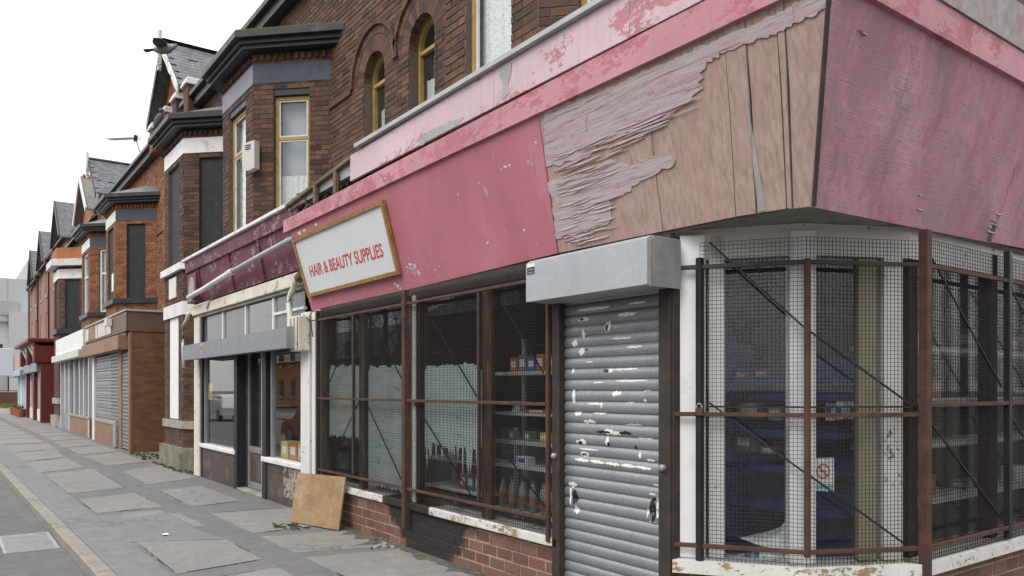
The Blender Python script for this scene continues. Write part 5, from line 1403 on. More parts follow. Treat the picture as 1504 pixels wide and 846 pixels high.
# room
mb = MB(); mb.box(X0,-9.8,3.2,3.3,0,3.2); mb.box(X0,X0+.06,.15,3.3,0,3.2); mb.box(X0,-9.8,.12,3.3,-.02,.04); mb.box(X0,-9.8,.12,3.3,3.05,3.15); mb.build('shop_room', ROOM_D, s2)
for k in range(3): carton(-11.1+k*.34, .22, .64, .3, .2, .24, (YEL_G,ORG_G,YEL_G)[k], ('yellow carton on the sill of the recessed-door shop', 'orange carton between two yellow ones on the shop sill')[k%2], 'cartons in the shop window')
mb = MB(); 
ct = thing('notice_sheet', (-14.9,.07,1.5), 'small yellow notice stuck inside the shop window by the boarded bay', 'notice'); mb.box(-14.95,-14.7,.06,.0625,1.45,1.75); mb.build('sheet', YEL_G, ct)
# pipes and cables on the fascia
pp = thing('conduit_pipe', on_y(275,437,-.25), 'long grey plastic pipe sagging across the maroon fascia', 'pipe')
mb = MB(); mb.tube([on_y(277,437,-.22), on_y(300,424,-.22), on_y(322,410,-.22), on_y(340,399,-.22)], .045, 10); mb.build('pipe_length', WHITE_D, pp, smooth=True)
mb = MB(); mb.tube([on_y(338,400,-.22), on_y(385,374,-.24), on_y(428,351,-.26)], .036, 10); mb.build('pipe_length', plain('grey_pvc', (.4,.41,.43), .5, .1), pp, smooth=True)
mb = MB(); mb.tube([on_y(337,401,-.22), on_y(342,398,-.22)], .054, 10); mb.build('collar', WHITE_D, pp)
mb = MB(); mb.tube([on_y(318,415,-.2), on_y(310,440,-.06), on_y(304,452,-.08)], .02, 8); mb.build('stay', STONE, pp)
dp = thing('rain_pipe', on_y(430,470,-.1), 'crooked cream rain pipe over the end of the grey canopy', 'pipe')
mb = MB(); mb.tube([on_y(u, v, -.12) for u, v in ((441,405),(434,413),(432,421),(427,432),(424,446),(426,462),(428,480),(429,505))], .04, 10); mb.build('pipe_length', CREAM_P, dp, smooth=True)
mb = MB(); mb.tube([on_y(444,402,-.12), on_y(438,409,-.12)], .06, 10); mb.build('elbow', TIMBER, dp)
bx_ = thing('meter_box', on_y(437,490,-.1), 'narrow cream timber meter box fixed to the white pilaster', 'meter box')
a_, b_ = on_y(431,466,-.15), on_y(444,515,-.15)
mb = MB(); mb.cbox(a_.x, b_.x, -.2, -.045, b_.z, a_.z, .01); mb.build('casing', CREAM_P, bx_)
mb = MB()
for k in range(3): mb.cbox(a_.x+.04+k*.12, a_.x+.055+k*.12, -.208, -.2, b_.z+.02, a_.z-.02, .002)
mb.build('cover_strip', TIMBER, bx_)
cbk = thing('loose_cable', on_y(455,470,-.06), 'thin black cable looped on the white pilaster by the sign', 'cable')
mb = MB(); mb.tube([on_y(u, v, -.09) for u, v in ((446,462),(455,472),(464,470),(466,460),(460,456),(455,464),(457,480),(460,495))], .008, 6); mb.build('cable', BLACKFR, cbk)
dn = thing('rain_pipe', on_y(272,480,-.05), 'bent cream pipe dropping behind the far end of the grey canopy', 'pipe')
mb = MB(); mb.tube([on_y(u, v, -.12) for u, v in ((277,460),(274,470),(269,480),(269,505),(270,540))], .035, 8); mb.build('pipe_length', CREAM_P, dn, smooth=True)

# ================================================================== brown shuttered shop
s3 = thing('shopfront', (-25, 0, 0), 'brown boarded shopfront with perforated steel shutters and plain brown side wall', 'shopfront')
SIDE = plain('brown_stained_boards', (.22,.1,.045), .7, .28, 3, .2, 0, (.12,.055,.03), .4, 2, stretch=(1,1,4))
for k in range(8): mb = MB(); mb.box(-22.06,-22.02,.02,.95,.01+k*.39,.01+k*.39+.386); mb.build('side_board', SIDE, s3)
mb = MB(); mb.cbox(-22.2,-22.01,-.05,.018,0,3.13,.006); mb.build('corner_post', BROWN_BOX, s3)
mb = MB(); mb.cbox(-29.2,-22.0,-.13,-.1,3.14,3.66,.006); mb.build('fascia_board', BROWN_BOX2, s3)
mb = MB(); mb.cbox(-22.04,-22.0,-.095,.95,3.14,3.655,.004); mb.build('fascia_return', BROWN_BOX2, s3)
mb = MB(); mb.cbox(-29.25,-21.96,-.16,.95,3.662,3.71,.006); mb.build('fascia_capping', LEAD, s3)
for (a, b, mt) in ((-24.2,-25.0,CREAM_W),(-25.1,-26.6,CREAM_W),(-26.75,-27.0,WHITE),(-27.1,-28.4,BROWN_BOX),(-28.5,-29.15,CREAM_W)):
    mb = MB(); mb.cbox(b, a, -.145,-.132,3.2,3.6,.004); mb.build('sign_panel', mt, s3)
mb = MB(); mb.cbox(-24.25,-24.0,-.3,-.14,3.4,3.6,.01); mb.build('alarm_box', WHITE, s3)
mb = MB(); mb.cbox(-29.0,-22.25,-.28,.0,2.68,3.05,.006); mb.build('shutter_box', BROWN_BOX, s3)
mb = MB(); mb.cbox(-29.0,-22.22,-.1,.0,3.05,3.139,.004); mb.build('fascia_soffit', BROWN_BOX2, s3)
mb = MB(); mb.box(-27.95,-23.75,-.02,.1,0,.62); mb.build('stall_riser', BROWN_BOX, s3)
mb = MB(); mb.cbox(-27.95,-23.75,-.05,.1,.622,.7,.006); mb.build('sill', STONE, s3)
mb = MB(); mb.cbox(-23.75,-23.3,-.03,.1,0,2.68,.006); mb.build('pillar', BROWN_BOX, s3)
mb = MB(); mb.cbox(-28.4,-27.98,-.05,.1,0,2.9,.006); mb.build('post', WHITE_D, s3)
def perforated(x0, x1, z0, z1, y, solid_to=None):
    """shutter of punched slats: rows of slots in real sheet strips"""
    mb = MB(); z = z0; r = 0
    while z < z1-.01:
        mb.box(x0, x1, y, y+.012, z, z+.035)
        if solid_to is None or x1 > solid_to:
            x = (x0 if solid_to is None else solid_to) + (.06 if r % 2 else 0)
            while x < x1: mb.box(x, min(x+.045, x1), y, y+.012, z+.035, z+.1); x += .14
        z += .1; r += 1
    return mb
mb = perforated(-27.95, -23.77, .7, 2.66, .0, -25.2); mb.build('perforated_shutter', MESHSTEEL, s3, kind='stuff', normals=False)
mb = MB()
for k in range(26): mb.box(-27.95,-25.21,.014,.03,.7+k*.075,.7+k*.075+.05)
for k in range(28): mb.box(-27.95+k*.098,-27.9+k*.098,.031,.036,.7,2.65)
mb.build('shutter_slats', MESHSTEEL, s3, kind='stuff', normals=False)
mb = perforated(-23.28, -22.22, .05, 2.66, .0); mb.build('perforated_door_shutter', MESHSTEEL, s3, kind='stuff', normals=False)
mb = MB(); mb.box(-28,-22.1,.5,.55,0,3.1); mb.build('back_panel', ROOM_D, s3)
mb = MB(); mb.box(-29.2,-22.05,-.1,.9,3.5,3.6); mb.build('flat_roof', LEAD, s3)
mb = MB(); mb.cbox(-24.15,-23.8,-.1,-.03,.02,.75,.01); mb.build('utility_box', MESHSTEEL, s3)

# ================================================================== shop with white fascia
s4 = thing('shopfront', (-33, 0, 0), 'narrow shopfront under a plain white fascia with tall pale window frames', 'shopfront')
mb = MB(); mb.cbox(-37.3,-29.3,-.2,-.1,2.98,3.65,.006); mb.build('fascia_board', WHITE, s4)
mb = MB(); mb.cbox(-37.3,-29.3,-.35,-.1,2.72,2.972,.006); mb.build('awning_box', CREAM_W, s4)
mb = MB(); mb.box(-34.5,-29.3,-.0,.1,0,.62); mb.build('stall_riser', BROWN_BOX, s4)
mb = MB(); mb.cbox(-34.5,-29.3,-.04,.1,.622,.7,.006); mb.build('sill', STONE, s4)
GREYW = plain('grey_white_frame', (.55,.57,.6), .5, .1)
for x in (-29.4,-30.6,-31.6,-33.0,-34.5,-35.8,-37.2): mb = MB(); mb.cbox(x-.09,x+.09,-.03,.1,.0 if x in (-29.4,-34.5,-37.2) else .7,2.75,.006); mb.build('window_post', GREYW, s4)
for a, b in ((-30.5,-29.5),(-31.5,-30.7),(-32.9,-31.7),(-34.4,-33.1)): mb = MB(); mb.box(a,b,.04,.046,.7,2.72); mb.build('window_pane', GLASS_D, s4)
for k, x in enumerate((-30.1,-31.1,-32.2,-33.4)): mb = MB(); mb.box(x-.25,x+.25,.1,.12,.75,2.7-.2*k%2); mb.build('blind', PAPER if k != 1 else plain('olive_blind', (.2,.22,.1), .8), s4)
mb = MB(); mb.box(-37.2,-34.5,.05,.1,0,2.8); mb.build('door', ALU, s4)
mb = MB(); mb.box(-37.3,-29.3,.6,.65,0,3.1); mb.build('back_panel', ROOM_D, s4)
mb = MB(); mb.box(-37.3,-29.3,-.12,.9,3.55,3.64); mb.build('flat_roof', LEAD, s4)

# ================================================================== farther houses
def window_part(parent, x0, x1, z0, z1, y, mat=None):
    mb = MB()
    for (a,b,c,d) in ((x0,x0+.08,z0,z1),(x1-.08,x1,z0,z1),(x0+.08,x1-.08,z0,z0+.08),(x0+.08,x1-.08,z1-.08,z1),(x0+.08,x1-.08,(z0+z1)/2-.03,(z0+z1)/2+.03)): mb.box(a,b,y-.04,y+.03,c,d)
    w = mb.build('window', mat or WHITE, parent); mb = MB(); mb.box(x0+.08,x1-.08,y,y+.006,z0+.08,z1-.08); mb.build('pane', GLASS, w)
    mb = MB(); mb.cbox(x0-.08,x1+.08,y-.14,y-.003,z0-.16,z0-.01,.005); mb.build('sill', STONE, w)
    mb = MB(); mb.box(x0+.1,x1-.1,y+.08,y+.1,z0+.1,z1-.1); mb.build('blind', LACE, w)
def far_house(label, x0, x1, zt, gz, nwin, y=YW, mat=None, slate=None, chim=False, barge=None):
    h = thing('terraced_house', ((x0+x1)/2, y, 0), label, 'house', 'distant houses of the terrace'); mat = mat or BF_RED; xm = (x0+x1)/2
    fl = [('r', x-.5-x0, x+.5-x0, a, b) for x in nwin for (a, b) in ((4.4,6.2),(7.2,8.6))]
    mb = MB(); backing(mb, (x0, y, 0), TX, -TY, x1-x0, 0, [(0, zt), (x1-x0-3.4, zt), (x1-x0-1.7, gz), (x1-x0, zt)], fl, .25); mb.build('wall', mat, h)
    for x in nwin:
        for (a, b) in ((4.4,6.2),(7.2,8.6)): window_part(h, x-.5, x+.5, a, b, y+.1)
    mb = MB(); gx = x1-1.7
    for s_ in (-1, 1):
        mb.prism([(gx,y-.35,gz+.15),(gx+s_*1.95,y-.35,zt+.0),(gx+s_*1.95,y+3.5,zt+.0),(gx,y+3.5,gz+.15)], (0,0,-.08))
    mb.build('gable_roof', slate or SLATE, h)
    mb = MB(); mb.prism([(x0,y-.25,zt),(x1,y-.25,zt),(x1,y+4.5,zt+3.4),(x0,y+4.5,zt+3.4)], (0,0,-.08)); mb.prism([(x0,y+4.5,zt+3.4),(x1,y+4.5,zt+3.4),(x1,y+9,zt),(x0,y+9,zt)], (0,0,-.08)); mb.build('roof', slate or SLATE, h)
    for s_ in (-1, 1):
        mb = MB(); mb.bar((gx,y-.38,gz+.08),(gx+s_*1.95,y-.38,zt-.05), .05, .2); mb.build('bargeboard', barge or BLACK, h)
    mb = MB(); mb.cbox(x0,x1-3.8,y-.25,y-.12,zt-.15,zt-.02,.01); mb.build('gutter', BLACK, h)
    mb = MB(); mb.tube([(x0+.15,y-.08,zt-.1),(x0+.15,y-.08,3.2)], .05, 8); mb.build('downpipe', BLACK, h)
    mb = MB(); mb.box(x0,x1,y+8.7,y+9,0,zt); mb.box(x0,x0+.1,y+.25,y+8.7,0,zt); mb.box(x1-.1,x1,y+.25,y+8.7,0,zt); mb.build('rear_walls', mat, h)
    if chim:
        mb = MB(); mb.cbox(x1-.9,x1+.1,y+.9,y+1.6,zt+.2,gz+.3,.02); c = mb.build('chimney', BF_DARK, h)
        mb = MB(); mb.cbox(x1-1.0,x1+.2,y+.8,y+1.7,gz+.3,gz+.5,.02); mb.build('chimney_cap', STONE, c)
        for k in range(2): mb = MB(); mb.tube([(x1-.65+k*.5,y+1.25,gz+.5),(x1-.65+k*.5,y+1.25,gz+1.1)], [.16,.13], 10); mb.build('chimney_pot', STONE_G, c)
    return h
hb = thing('terraced_house', (-37, YW, 0), 'house with boarded dark bay, pale cornice and red ridge tiles past the orange bays', 'house', 'distant houses of the terrace')
Wb = Wall(hb, B_DARK); bx0, bx1 = -39.9, -38.1; s2v = math.sqrt(.5)
Wb.face((-43.5,YW,0), TX, -TY, 9.6, 0, 8.4, [('r', bx0-.8+43.5, bx1+.8+43.5, 0, 7.0)], seed=9, t=.2, bz0=3.6)
rU, rN = Vector((s2v,s2v,0)), Vector((s2v,-s2v,0)); lU, lN = Vector((s2v,-s2v,0)), Vector((-s2v,-s2v,0))
Wb.face((bx0,0,0), TX, -TY, 1.8, 0, 6.87, [('r',.4,1.4,4.2,6.3)], seed=2); Wb.face((bx1,0,0), rU, rN, 1.27, 0, 6.87, [('r',.3,.98,4.2,6.3)], seed=4); Wb.face((bx0-YW,YW,0), lU, lN, 1.27, 0, 6.87, (), seed=4, bricks=False)
Wb.done()
for (O, U, N, a, b) in (((bx0,0,0), TX, -TY, .4, 1.4), ((bx1,0,0), rU, rN, .3, .98)):
    mb = MB(); mb.frame_box(Vector(O)-N*.06+U*((a+b)/2)+TZ*5.25, U, -N, TZ, (b-a)/2, .012, 1.05, .003); mb.build('window_board', BOARD_B, hb)
for (d0,d1,a,b,mt,nm) in ((-.02,.03,6.35,6.75,WHITE,'lintel_band'),(-.03,.1,4.0,4.2,BLACK,'window_sill'),(-.05,.3,6.87,7.15,CREAM_W,'cornice'),(-.05,.14,0,.5,STONE,'plinth'),(-.02,.08,1.0,1.25,STONE,'stone_band')):
    mb = MB(); mb.layer(bay_line(bx0,bx1,d1), bay_line(bx0,bx1,d0), a, b); mb.build(nm, mt, hb)
mb = MB(); mb.layer(bay_line(bx0,bx1,.1), bay_line(bx0,bx1,.05), 7.15, 7.65); mb.build('balcony_rail', BF_ORG, hb)
RIDGE = plain('red_ridge_tile', (.3,.12,.07), .8)
gxc = -36.6
mb = MB()
for s_ in (-1, 1): mb.prism([(gxc,YW-.3,10.5),(gxc+s_*1.9,YW-.3,8.8),(gxc+s_*1.9,YW+3,8.8),(gxc,YW+3,10.5)], (0,0,-.08))
mb.build('gable_roof', SLATE_P, hb)
mb = MB(); mb.prism([(gxc-1.7,YW,8.3),(gxc+1.7,YW,8.3),(gxc+1.7,YW,8.85),(gxc,YW,10.3),(gxc-1.7,YW,8.85)], (0,.2,0)); mb.build('gable_wall', BF_ORG, hb)
for s_ in (-1,1): mb = MB(); mb.bar((gxc,YW-.33,10.45),(gxc+s_*1.9,YW-.33,8.75),.05,.2); mb.build('bargeboard', WHITE_D, hb)
for k in range(14): mb = MB(); mb.tube([(gxc,YW-.2+k*.22,10.5),(gxc,YW-.02+k*.22,10.5)], [.1,.12], 8); mb.build('ridge_tile', RIDGE, hb)
mb = MB(); mb.prism([(-43.5,YW-.25,8.35),(-33.95,YW-.25,8.35),(-33.95,5.2,11.9),(-43.5,5.2,11.9)], (0,0,-.08)); mb.prism([(-43.5,5.2,11.9),(-33.95,5.2,11.9),(-33.95,9.4,8.35),(-43.5,9.4,8.35)], (0,0,-.08)); mb.build('roof', SLATE_P, hb)
mb = MB(); mb.box(-43.5,-33.95,9.2,9.4,0,8.4); mb.box(-43.5,-43.4,YW+.2,9.2,0,8.4); mb.box(-34.1,-33.95,YW+.2,9.2,0,8.4); mb.build('rear_walls', BF_DARK, hb)
far_house('pink-red brick house with sash windows next to the pale corniced bay house', -51.5, -43.55, 9.1, 11.0, (-45.2,-48.8), chim=True)
far_house('pink-red brick house with black gutter above the ornate dark red shop', -58.0, -51.55, 8.9, 10.8, (-53.2,-56.4))
far_house('last pink-red brick house at the end of the terrace', -64.5, -58.05, 8.7, 10.6, (-59.8,-62.8))
# ornate dark red shop, pinkish shop, pale blue shop
DKRED = plain('dark_red_gloss', (.14,.02,.02), .45, .25, 5, .1)
s5 = thing('shopfront', (-48, 0, 0), 'ornate dark red shopfront with carved brackets and pale arched fascia panels', 'shopfront')
for x in (-43.9,-47.8,-52.2): 
    mb = MB(); mb.cbox(x-.25,x+.25,-.2,.9,0,2.9,.02); mb.build('pilaster', DKRED, s5); mb = MB(); mb.cbox(x-.32,x+.32,-.5,.9,2.9,3.75,.05); mb.build('bracket', DKRED, s5)
mb = MB(); mb.prism([(-52.3,-.1,3.0),(-43.8,-.1,3.0),(-43.8,-.5,3.9),(-52.3,-.5,3.9)], (0,.2,0)); mb.build('fascia_board', DKRED, s5)
mb = MB(); mb.cbox(-52.6,-43.5,-.75,.9,3.9,4.1,.04); mb.build('cornice', DKRED, s5)
for x in (-45,-46.6,-49,-51): mb = MB(); mb.prism([(x-.6,-.14,3.05),(x+.6,-.14,3.05),(x+.6,-.42,3.7),(x,-.5,3.86),(x-.6,-.42,3.7)], (0,-.02,0)); mb.build('fascia_panel', CREAM_W, s5)
mb = MB(); mb.cbox(-52.0,-44.1,-.35,.1,2.5,2.95,.01); mb.build('shutter_box', GREYBOX, s5)
mb = MB()
for k in range(24): mb.cbox(-47.5,-44.2,-.02,.02,.6+k*.08,.675+k*.08,.01)
mb.build('shutter_slats', MESHSTEEL, s5, kind='stuff'); mb = MB(); mb.box(-47.5,-44.2,-.04,.06,0,.6); mb.build('stall_riser', WHITE_D, s5)
mb = MB(); mb.box(-51.9,-48.1,.04,.05,.6,2.5); mb.build('window_pane', GLASS_D, s5); mb = MB(); mb.box(-51.9,-48.1,-.05,.06,0,.6); mb.build('stall_riser', CREAM_W, s5)
for x in (-48.2,-50,-51.8): mb = MB(); mb.cbox(x-.1,x+.1,-.02,.1,.6,2.5,.01); mb.build('window_post', WHITE, s5)
s6 = thing('shopfront', (-55, 0, 0), 'small shopfront under a faded pink fascia with pale blue shutters', 'shopfront')
mb = MB(); mb.cbox(-62,-52.4,-.3,.9,2.75,3.8,.02); mb.build('fascia_board', plain('faded_pink', (.42,.3,.25), .7), s6)
PBLUE = plain('pale_blue_paint', (.3,.42,.5), .6, .15)
mb = MB(); mb.cbox(-62,-52.4,-.5,.0,2.4,2.745,.02); mb.build('awning_box', PBLUE, s6)
for k, x in enumerate((-53.2,-55.2,-57.2,-59.2,-61.2)): mb = MB(); mb.cbox(x-.8,x+.8,.0,.1,.4,2.4,.01); mb.build('shutter_panel', PBLUE if k % 2 == 0 else GREYW, s6)
mb = MB(); mb.box(-62,-52.4,-.05,.1,0,.4); mb.build('stall_riser', BF_DARK, s6)
for k, x in enumerate((-52.9,-55.0,-58.2)):
    pt = thing('plant_tub', (x,-.4,0), ('small terracotta tub beside the dark red shop end', 'small terracotta tub between two others below the blue shutters', 'small terracotta tub beyond the other two below the blue shutters')[k], 'tub', 'plant tubs outside the pale blue shop')
    mb = MB(); mb.tube([(x,-.4,.0),(x,-.4,.45)], [.2,.28], 10); mb.build('pot', RIDGE, pt); tufts(pt, [(x,-.4,.5)], 'plant', MOSS, r=.22)
ps = thing('projecting_sign', (-60.5,-.9,3.2), 'blank pale blue box sign sticking out over the pavement', 'sign')
mb = MB(); mb.cbox(-60.6,-60.45,-1.5,-.32,2.5,4.3,.02); mb.build('sign_box', plain('pale_sign', (.62,.68,.76), .5, .05), ps); mb = MB(); mb.bar((-60.52,-.4,3.4),(-60.52,.88,3.4),.06); mb.build('bracket', BLACK, ps)

# ================================================================== end of the street
GRASS = plain('rough_grass', (.11,.14,.045), .95, .4, 6, .6, 0, (.2,.19,.08), .4, .8, bdist=.05)
mb = MB(); mb.box(-150,-78.01,-2.0,40,-.28,.02); mb.build('grass_verge', GRASS, kind='structure', label='rough green verge at the end of the street')
mb = MB(); rr = random.Random(8)
for k in range(2600):
    x, y = rr.uniform(-100,-78.2), rr.uniform(-1.9,6); h = rr.uniform(.1,.4); a = rr.uniform(0,6.28)
    mb.add([(x-.04*math.cos(a),y-.04*math.sin(a),.02),(x+.04*math.cos(a),y+.04*math.sin(a),.02),(x+rr.uniform(-.1,.1),y+rr.uniform(-.1,.1),.02+h)], [(0,1,2)])
mb.build('grass', GRASS, kind='stuff', label='tufts of rough grass on the verge at the street end', cat='grass', normals=False)
fe = thing('railing', (-96, 4, 0), 'low dark railing in front of the grey building at the street end', 'railing')
for k in range(40): mb = MB(); mb.box(-96.04,-95.96,-2+k*.4-.03,-2+k*.4+.03,.02,1.5); mb.build('post', BLACK, fe)
for z in (.3,1.4): mb = MB(); mb.box(-96.03,-95.97,-2.05,13.7,z,z+.07); mb.build('rail', BLACK, fe)
wb = thing('boundary_wall', (-88, 3, 0), 'low dark wall across the verge at the street end', 'wall')
mb = MB(); mb.cbox(-88.3,-88,-1.0,14,-.2,1.3,.02); mb.build('wall', BF_DARK, wb); mb = MB(); mb.cbox(-88.35,-87.95,-1.05,14.05,1.302,1.42,.02); mb.build('coping', STONE, wb)
CLAD = plain('pale_grey_cladding', (.6,.61,.6), .6, .06, .4, .02); CLAD2 = plain('grey_cladding', (.42,.43,.44), .6, .06, .4, .02); CLAD3 = plain('mid_grey_render', (.33,.34,.34), .7, .08, .4, .02)
bb = thing('industrial_building', (-150, 0, 0), 'large pale grey stepped modern block closing the end of the street', 'building')
for (x0,x1,y0,y1,z0,z1,mt,nm) in ((-190,-150,-14,30,0,12.5,CLAD,'main_block'),(-186,-149,-16,60,12.5,19.5,CLAD2,'upper_block'),(-188,-155,7.2,60,19.5,23.5,CLAD3,'roof_plant_room'),(-149.98,-147,4.2,30,0,14,CLAD2,'front_bay'),(-149.98,-148,-14,4,0,5.0,CLAD3,'ground_floor')):
    mb = MB(); mb.box(x0,x1,y0,y1,z0,z1); mb.build(nm, mt, bb)
for k in range(7):
    for z in (7.5,):
        mb = MB(); mb.box(-149.98,-149.9,-12+k*2.3,-10.4+k*2.3,z,z+1.4); w_ = mb.build('window', BLACKFR, bb)
for k in range(10): mb = MB(); mb.box(-148.98,-148.94,-14+k*3.0,-13.93+k*3.0,12.6,19.4); mb.build('cladding_joint', CLAD3, bb)
mb = MB(); mb.box(-148.98,-148.8,3.0,5.6,13.5,15.8); mb.build('roof_louvre', CLAD3, bb)
for y in (.5, 2.6): mb = MB(); mb.tube([(-160,y,19.5),(-160,y,22.5)], .3, 8); mb.build('flue', CLAD3, bb)

# ================================================================== small things on the houses
al = thing('alarm_box', on_y(360,242,-.02), 'pale beige alarm box with louvre slots on the brick corner of the bay', 'alarm box')
cA = Vector((-12.14,0,0)) + Vector((.02,-.04,0)); zt_, zb_ = on_y(360,220,0).z, on_y(360,262,0).z
mb = MB(); d_ = Vector((.3827,-.9239,0)); u_ = Vector((.9239,.3827,0))
o_ = cA + d_*.06; zm = zb_ + .1
mb.prism([o_-u_*.14+TZ*zm, o_-u_*.02+TZ*zb_, o_+u_*.14+TZ*(zb_+.03), o_+u_*.14+TZ*zt_, o_-u_*.14+TZ*(zt_-.02)], -d_*.1); mb.build('casing', plain('beige_plastic', (.55,.52,.5), .5, .06), al)
mb = MB()
for k in range(3): mb.frame_box(o_+d_*.004+TZ*(zt_-.06-k*.03), u_, d_, TZ, .06, .003, .006)
mb.build('louvre', BLACKFR, al)
# television aerial on the orange house
ae = thing('television_aerial', on_y(203,215,1.6), 'thin dark television aerial on the roof of the orange house', 'aerial')
yA = 1.5
pb = on_y(214,236,yA); pt = on_y(199,203,yA)
mb = MB(); mb.tube([pb+Vector((0,0,-.7)), pb, on_y(205,222,yA), pt], .022, 6); mb.build('mast', BLACK, ae)
l0, l1 = on_y(161,205,yA), on_y(201,203,yA)
mb = MB(); mb.tube([l0, l1], .018, 6); mb.build('boom', BLACK, ae)
for k in range(11):
    c = l0.lerp(l1, k/10); mb = MB(); mb.tube([c+Vector((0,-.22,.0)), c+Vector((0,.22,0))], .01, 5); mb.build('element', BLACK, ae)
mb = MB(); mb.bar(pt+Vector((-.02,0,-.12)), pt+Vector((.05,0,.1)), .12, .12); mb.build('reflector', BLACK, ae)
# birds
def bird(label, P, heading, wings, scale, roll=0.0):
    """feathered body, head, beak, tail and two wings"""
    b = thing('pigeon', P, label, 'bird')
    H_ = Vector(heading).normalized(); Rt = H_.cross(TZ).normalized(); Up = Rt.cross(H_)
    def W_(a, c, d): return Vector(P) + (H_*a + Rt*c + Up*d)*scale
    GREYF = plain('grey_feathers', (.2,.2,.22), .8, .3, 30, .2); DARKF = plain('dark_feathers', (.07,.07,.08), .8, .3, 30, .2); PALEF = plain('pale_feathers', (.36,.35,.35), .8, .3, 30, .2)
    mb = MB(); prof = [(-.17,.012),(-.12,.045),(-.05,.07),(.03,.075),(.09,.06),(.125,.038),(.15,.036),(.175,.033),(.195,.018),(.2,.004)]
    n = 10; rings = []
    for (a, r) in prof:
        z = .0 if a < .1 else (a-.1)*.45
        rings.append([W_(a, r*math.cos(2*math.pi*k/n)*.9, z + r*math.sin(2*math.pi*k/n)) for k in range(n)])
    v = [p for rg in rings for p in rg]; f = [(i*n+k, i*n+(k+1)%n, (i+1)*n+(k+1)%n, (i+1)*n+k) for i in range(len(prof)-1) for k in range(n)]
    mb.add(v, f); mb.build('body', GREYF, b, smooth=True)
    mb = MB(); mb.add([W_(.195,.006,.045), W_(.195,-.006,.045), W_(.195,0,.033), W_(.222,0,.035)], [(0,1,3),(1,2,3),(2,0,3)]); mb.build('beak', DARKF, b)
    mb = MB(); mb.prism([W_(-.14,-.03,.0), W_(-.14,.03,.0), W_(-.29,.055,-.01), W_(-.29,-.055,-.01)], Up*.008*scale); mb.build('tail', DARKF, b)
    for s_, (sweep, lift) in zip((-1, 1), wings):
        mb = MB(); sp = .34; pts = [(.07,.05,.03),(.09,.17,.03+lift*.12),(.06+sweep*.1,.34,.03+lift*.3),(-.03+sweep*.14,.4,.03+lift*.36),(-.08+sweep*.06,.28,.02+lift*.22),(-.1,.15,.02+lift*.1),(-.09,.05,.02)]
        mb.prism([W_(a, s_*c, d) for a, c, d in pts], Up*.01*scale); mb.build('wing', PALEF if s_ < 0 else DARKF, b)
    return b
pB = on_y(241,72,-.3)
bird('grey pigeon in flight with wings spread in front of the slate gable', pB, (.5,.85,.12), ((.25,.6),(.1,-.12)), 1.35)
pB = on_y(233,178,-.28); b2_ = thing('pigeon', pB, 'small dark pigeon perched on the bay gutter below the gable', 'bird')
mb = MB(); 
def ell(mb, C, ax, r, n=10, m=6):
    C = Vector(C); ax = Vector(ax).normalized(); e1 = ax.orthogonal().normalized(); e2 = ax.cross(e1); vs = []
    for i in range(m+1):
        t = math.pi*i/m
        for k in range(n): vs.append(C + ax*(r[0]*math.cos(t)) + (e1*math.cos(2*math.pi*k/n) + e2*math.sin(2*math.pi*k/n))*(r[1]*math.sin(t)+.001))
    mb.add(vs, [(i*n+k, i*n+(k+1)%n, (i+1)*n+(k+1)%n, (i+1)*n+k) for i in range(m) for k in range(n)])
DF = plain('slate_feathers', (.09,.09,.11), .7, .3, 30, .2)
ell(mb, pB+Vector((0,0,.0)), (.6,.2,.75), (.2,.09)); mb.build('body', DF, b2_, smooth=True)
mb = MB(); ell(mb, pB+Vector((.1,.03,.2)), (1,0,.1), (.065,.05)); mb.build('head', DF, b2_, smooth=True)
mb = MB(); mb.prism([pB+Vector((-.09,-.05,-.12)), pB+Vector((-.09,.05,-.12)), pB+Vector((-.24,.05,-.3)), pB+Vector((-.24,-.05,-.3))], (.01,0,.01)); mb.build('tail', DF, b2_)
# moss and weeds at the wall foot
def weeds(label, spots, r):
    o_ = tufts(None, spots, 'weeds', MOSS, r=r); o_['label'] = label; o_['category'] = 'weeds'
weeds('mossy weeds along the foot of the boarded bay plinth', [(-18.6+k*.12, -.16+rr.uniform(-.03,.03), .01) for k in range(22)] + [(-16.2+k*.05, .05-.1+rr.uniform(-.04,.04), .01) for k in range(10)], .045)
weeds('weeds in the corner by the brown side wall', [(-20.5+rr.uniform(-1,1.2), -.1+rr.uniform(-.12,.4), .01) for k in range(40)], .05)
lt = thing('litter_scrap', on_z(242,785), 'scrap of white paper lying on the worn tarmac patch', 'litter')
c = on_z(242,785,.015); mb = MB(); mb.add([c+Vector((-.04,-.03,0)), c+Vector((.05,-.02,.008)), c+Vector((.03,.04,.0)), c+Vector((-.03,.03,.012))], [(0,1,2),(0,2,3)]); mb.build('scrap', PAPER, lt)
lw = thing('splintered_wood', on_z(440,773), 'dark splinters of rotten wood lying in front of the chipboard sheet', 'debris')
for k in range(12):
    c = on_z(rr.uniform(408,455), rr.uniform(769,778), .014); d_ = Vector((rr.uniform(-.18,.18), rr.uniform(-.06,.06), rr.uniform(0,.02))); mb = MB(); mb.bar(c-d_, c+d_, rr.uniform(.01,.03), .012); mb.build('splinter', TIMBER if k % 4 == 0 else TIMBER_D, lw)
rb = thing('rubble_heap', on_z(570,797), 'crumbled mortar and stone bits at the foot of the brick stall riser', 'rubble')
for k in range(26):
    c = on_z(rr.uniform(545,600), rr.uniform(788,805), .01); mb = MB(); s_ = rr.uniform(.008,.03); mb.frame_box(c, Vector((1,rr.uniform(-.5,.5),rr.uniform(-.3,.3))).normalized(), Vector((0,1,0)), TZ, s_, s_*.8, s_*.5, s_*.2); mb.build('stone', STONE if k % 2 else MORTAR, rb)

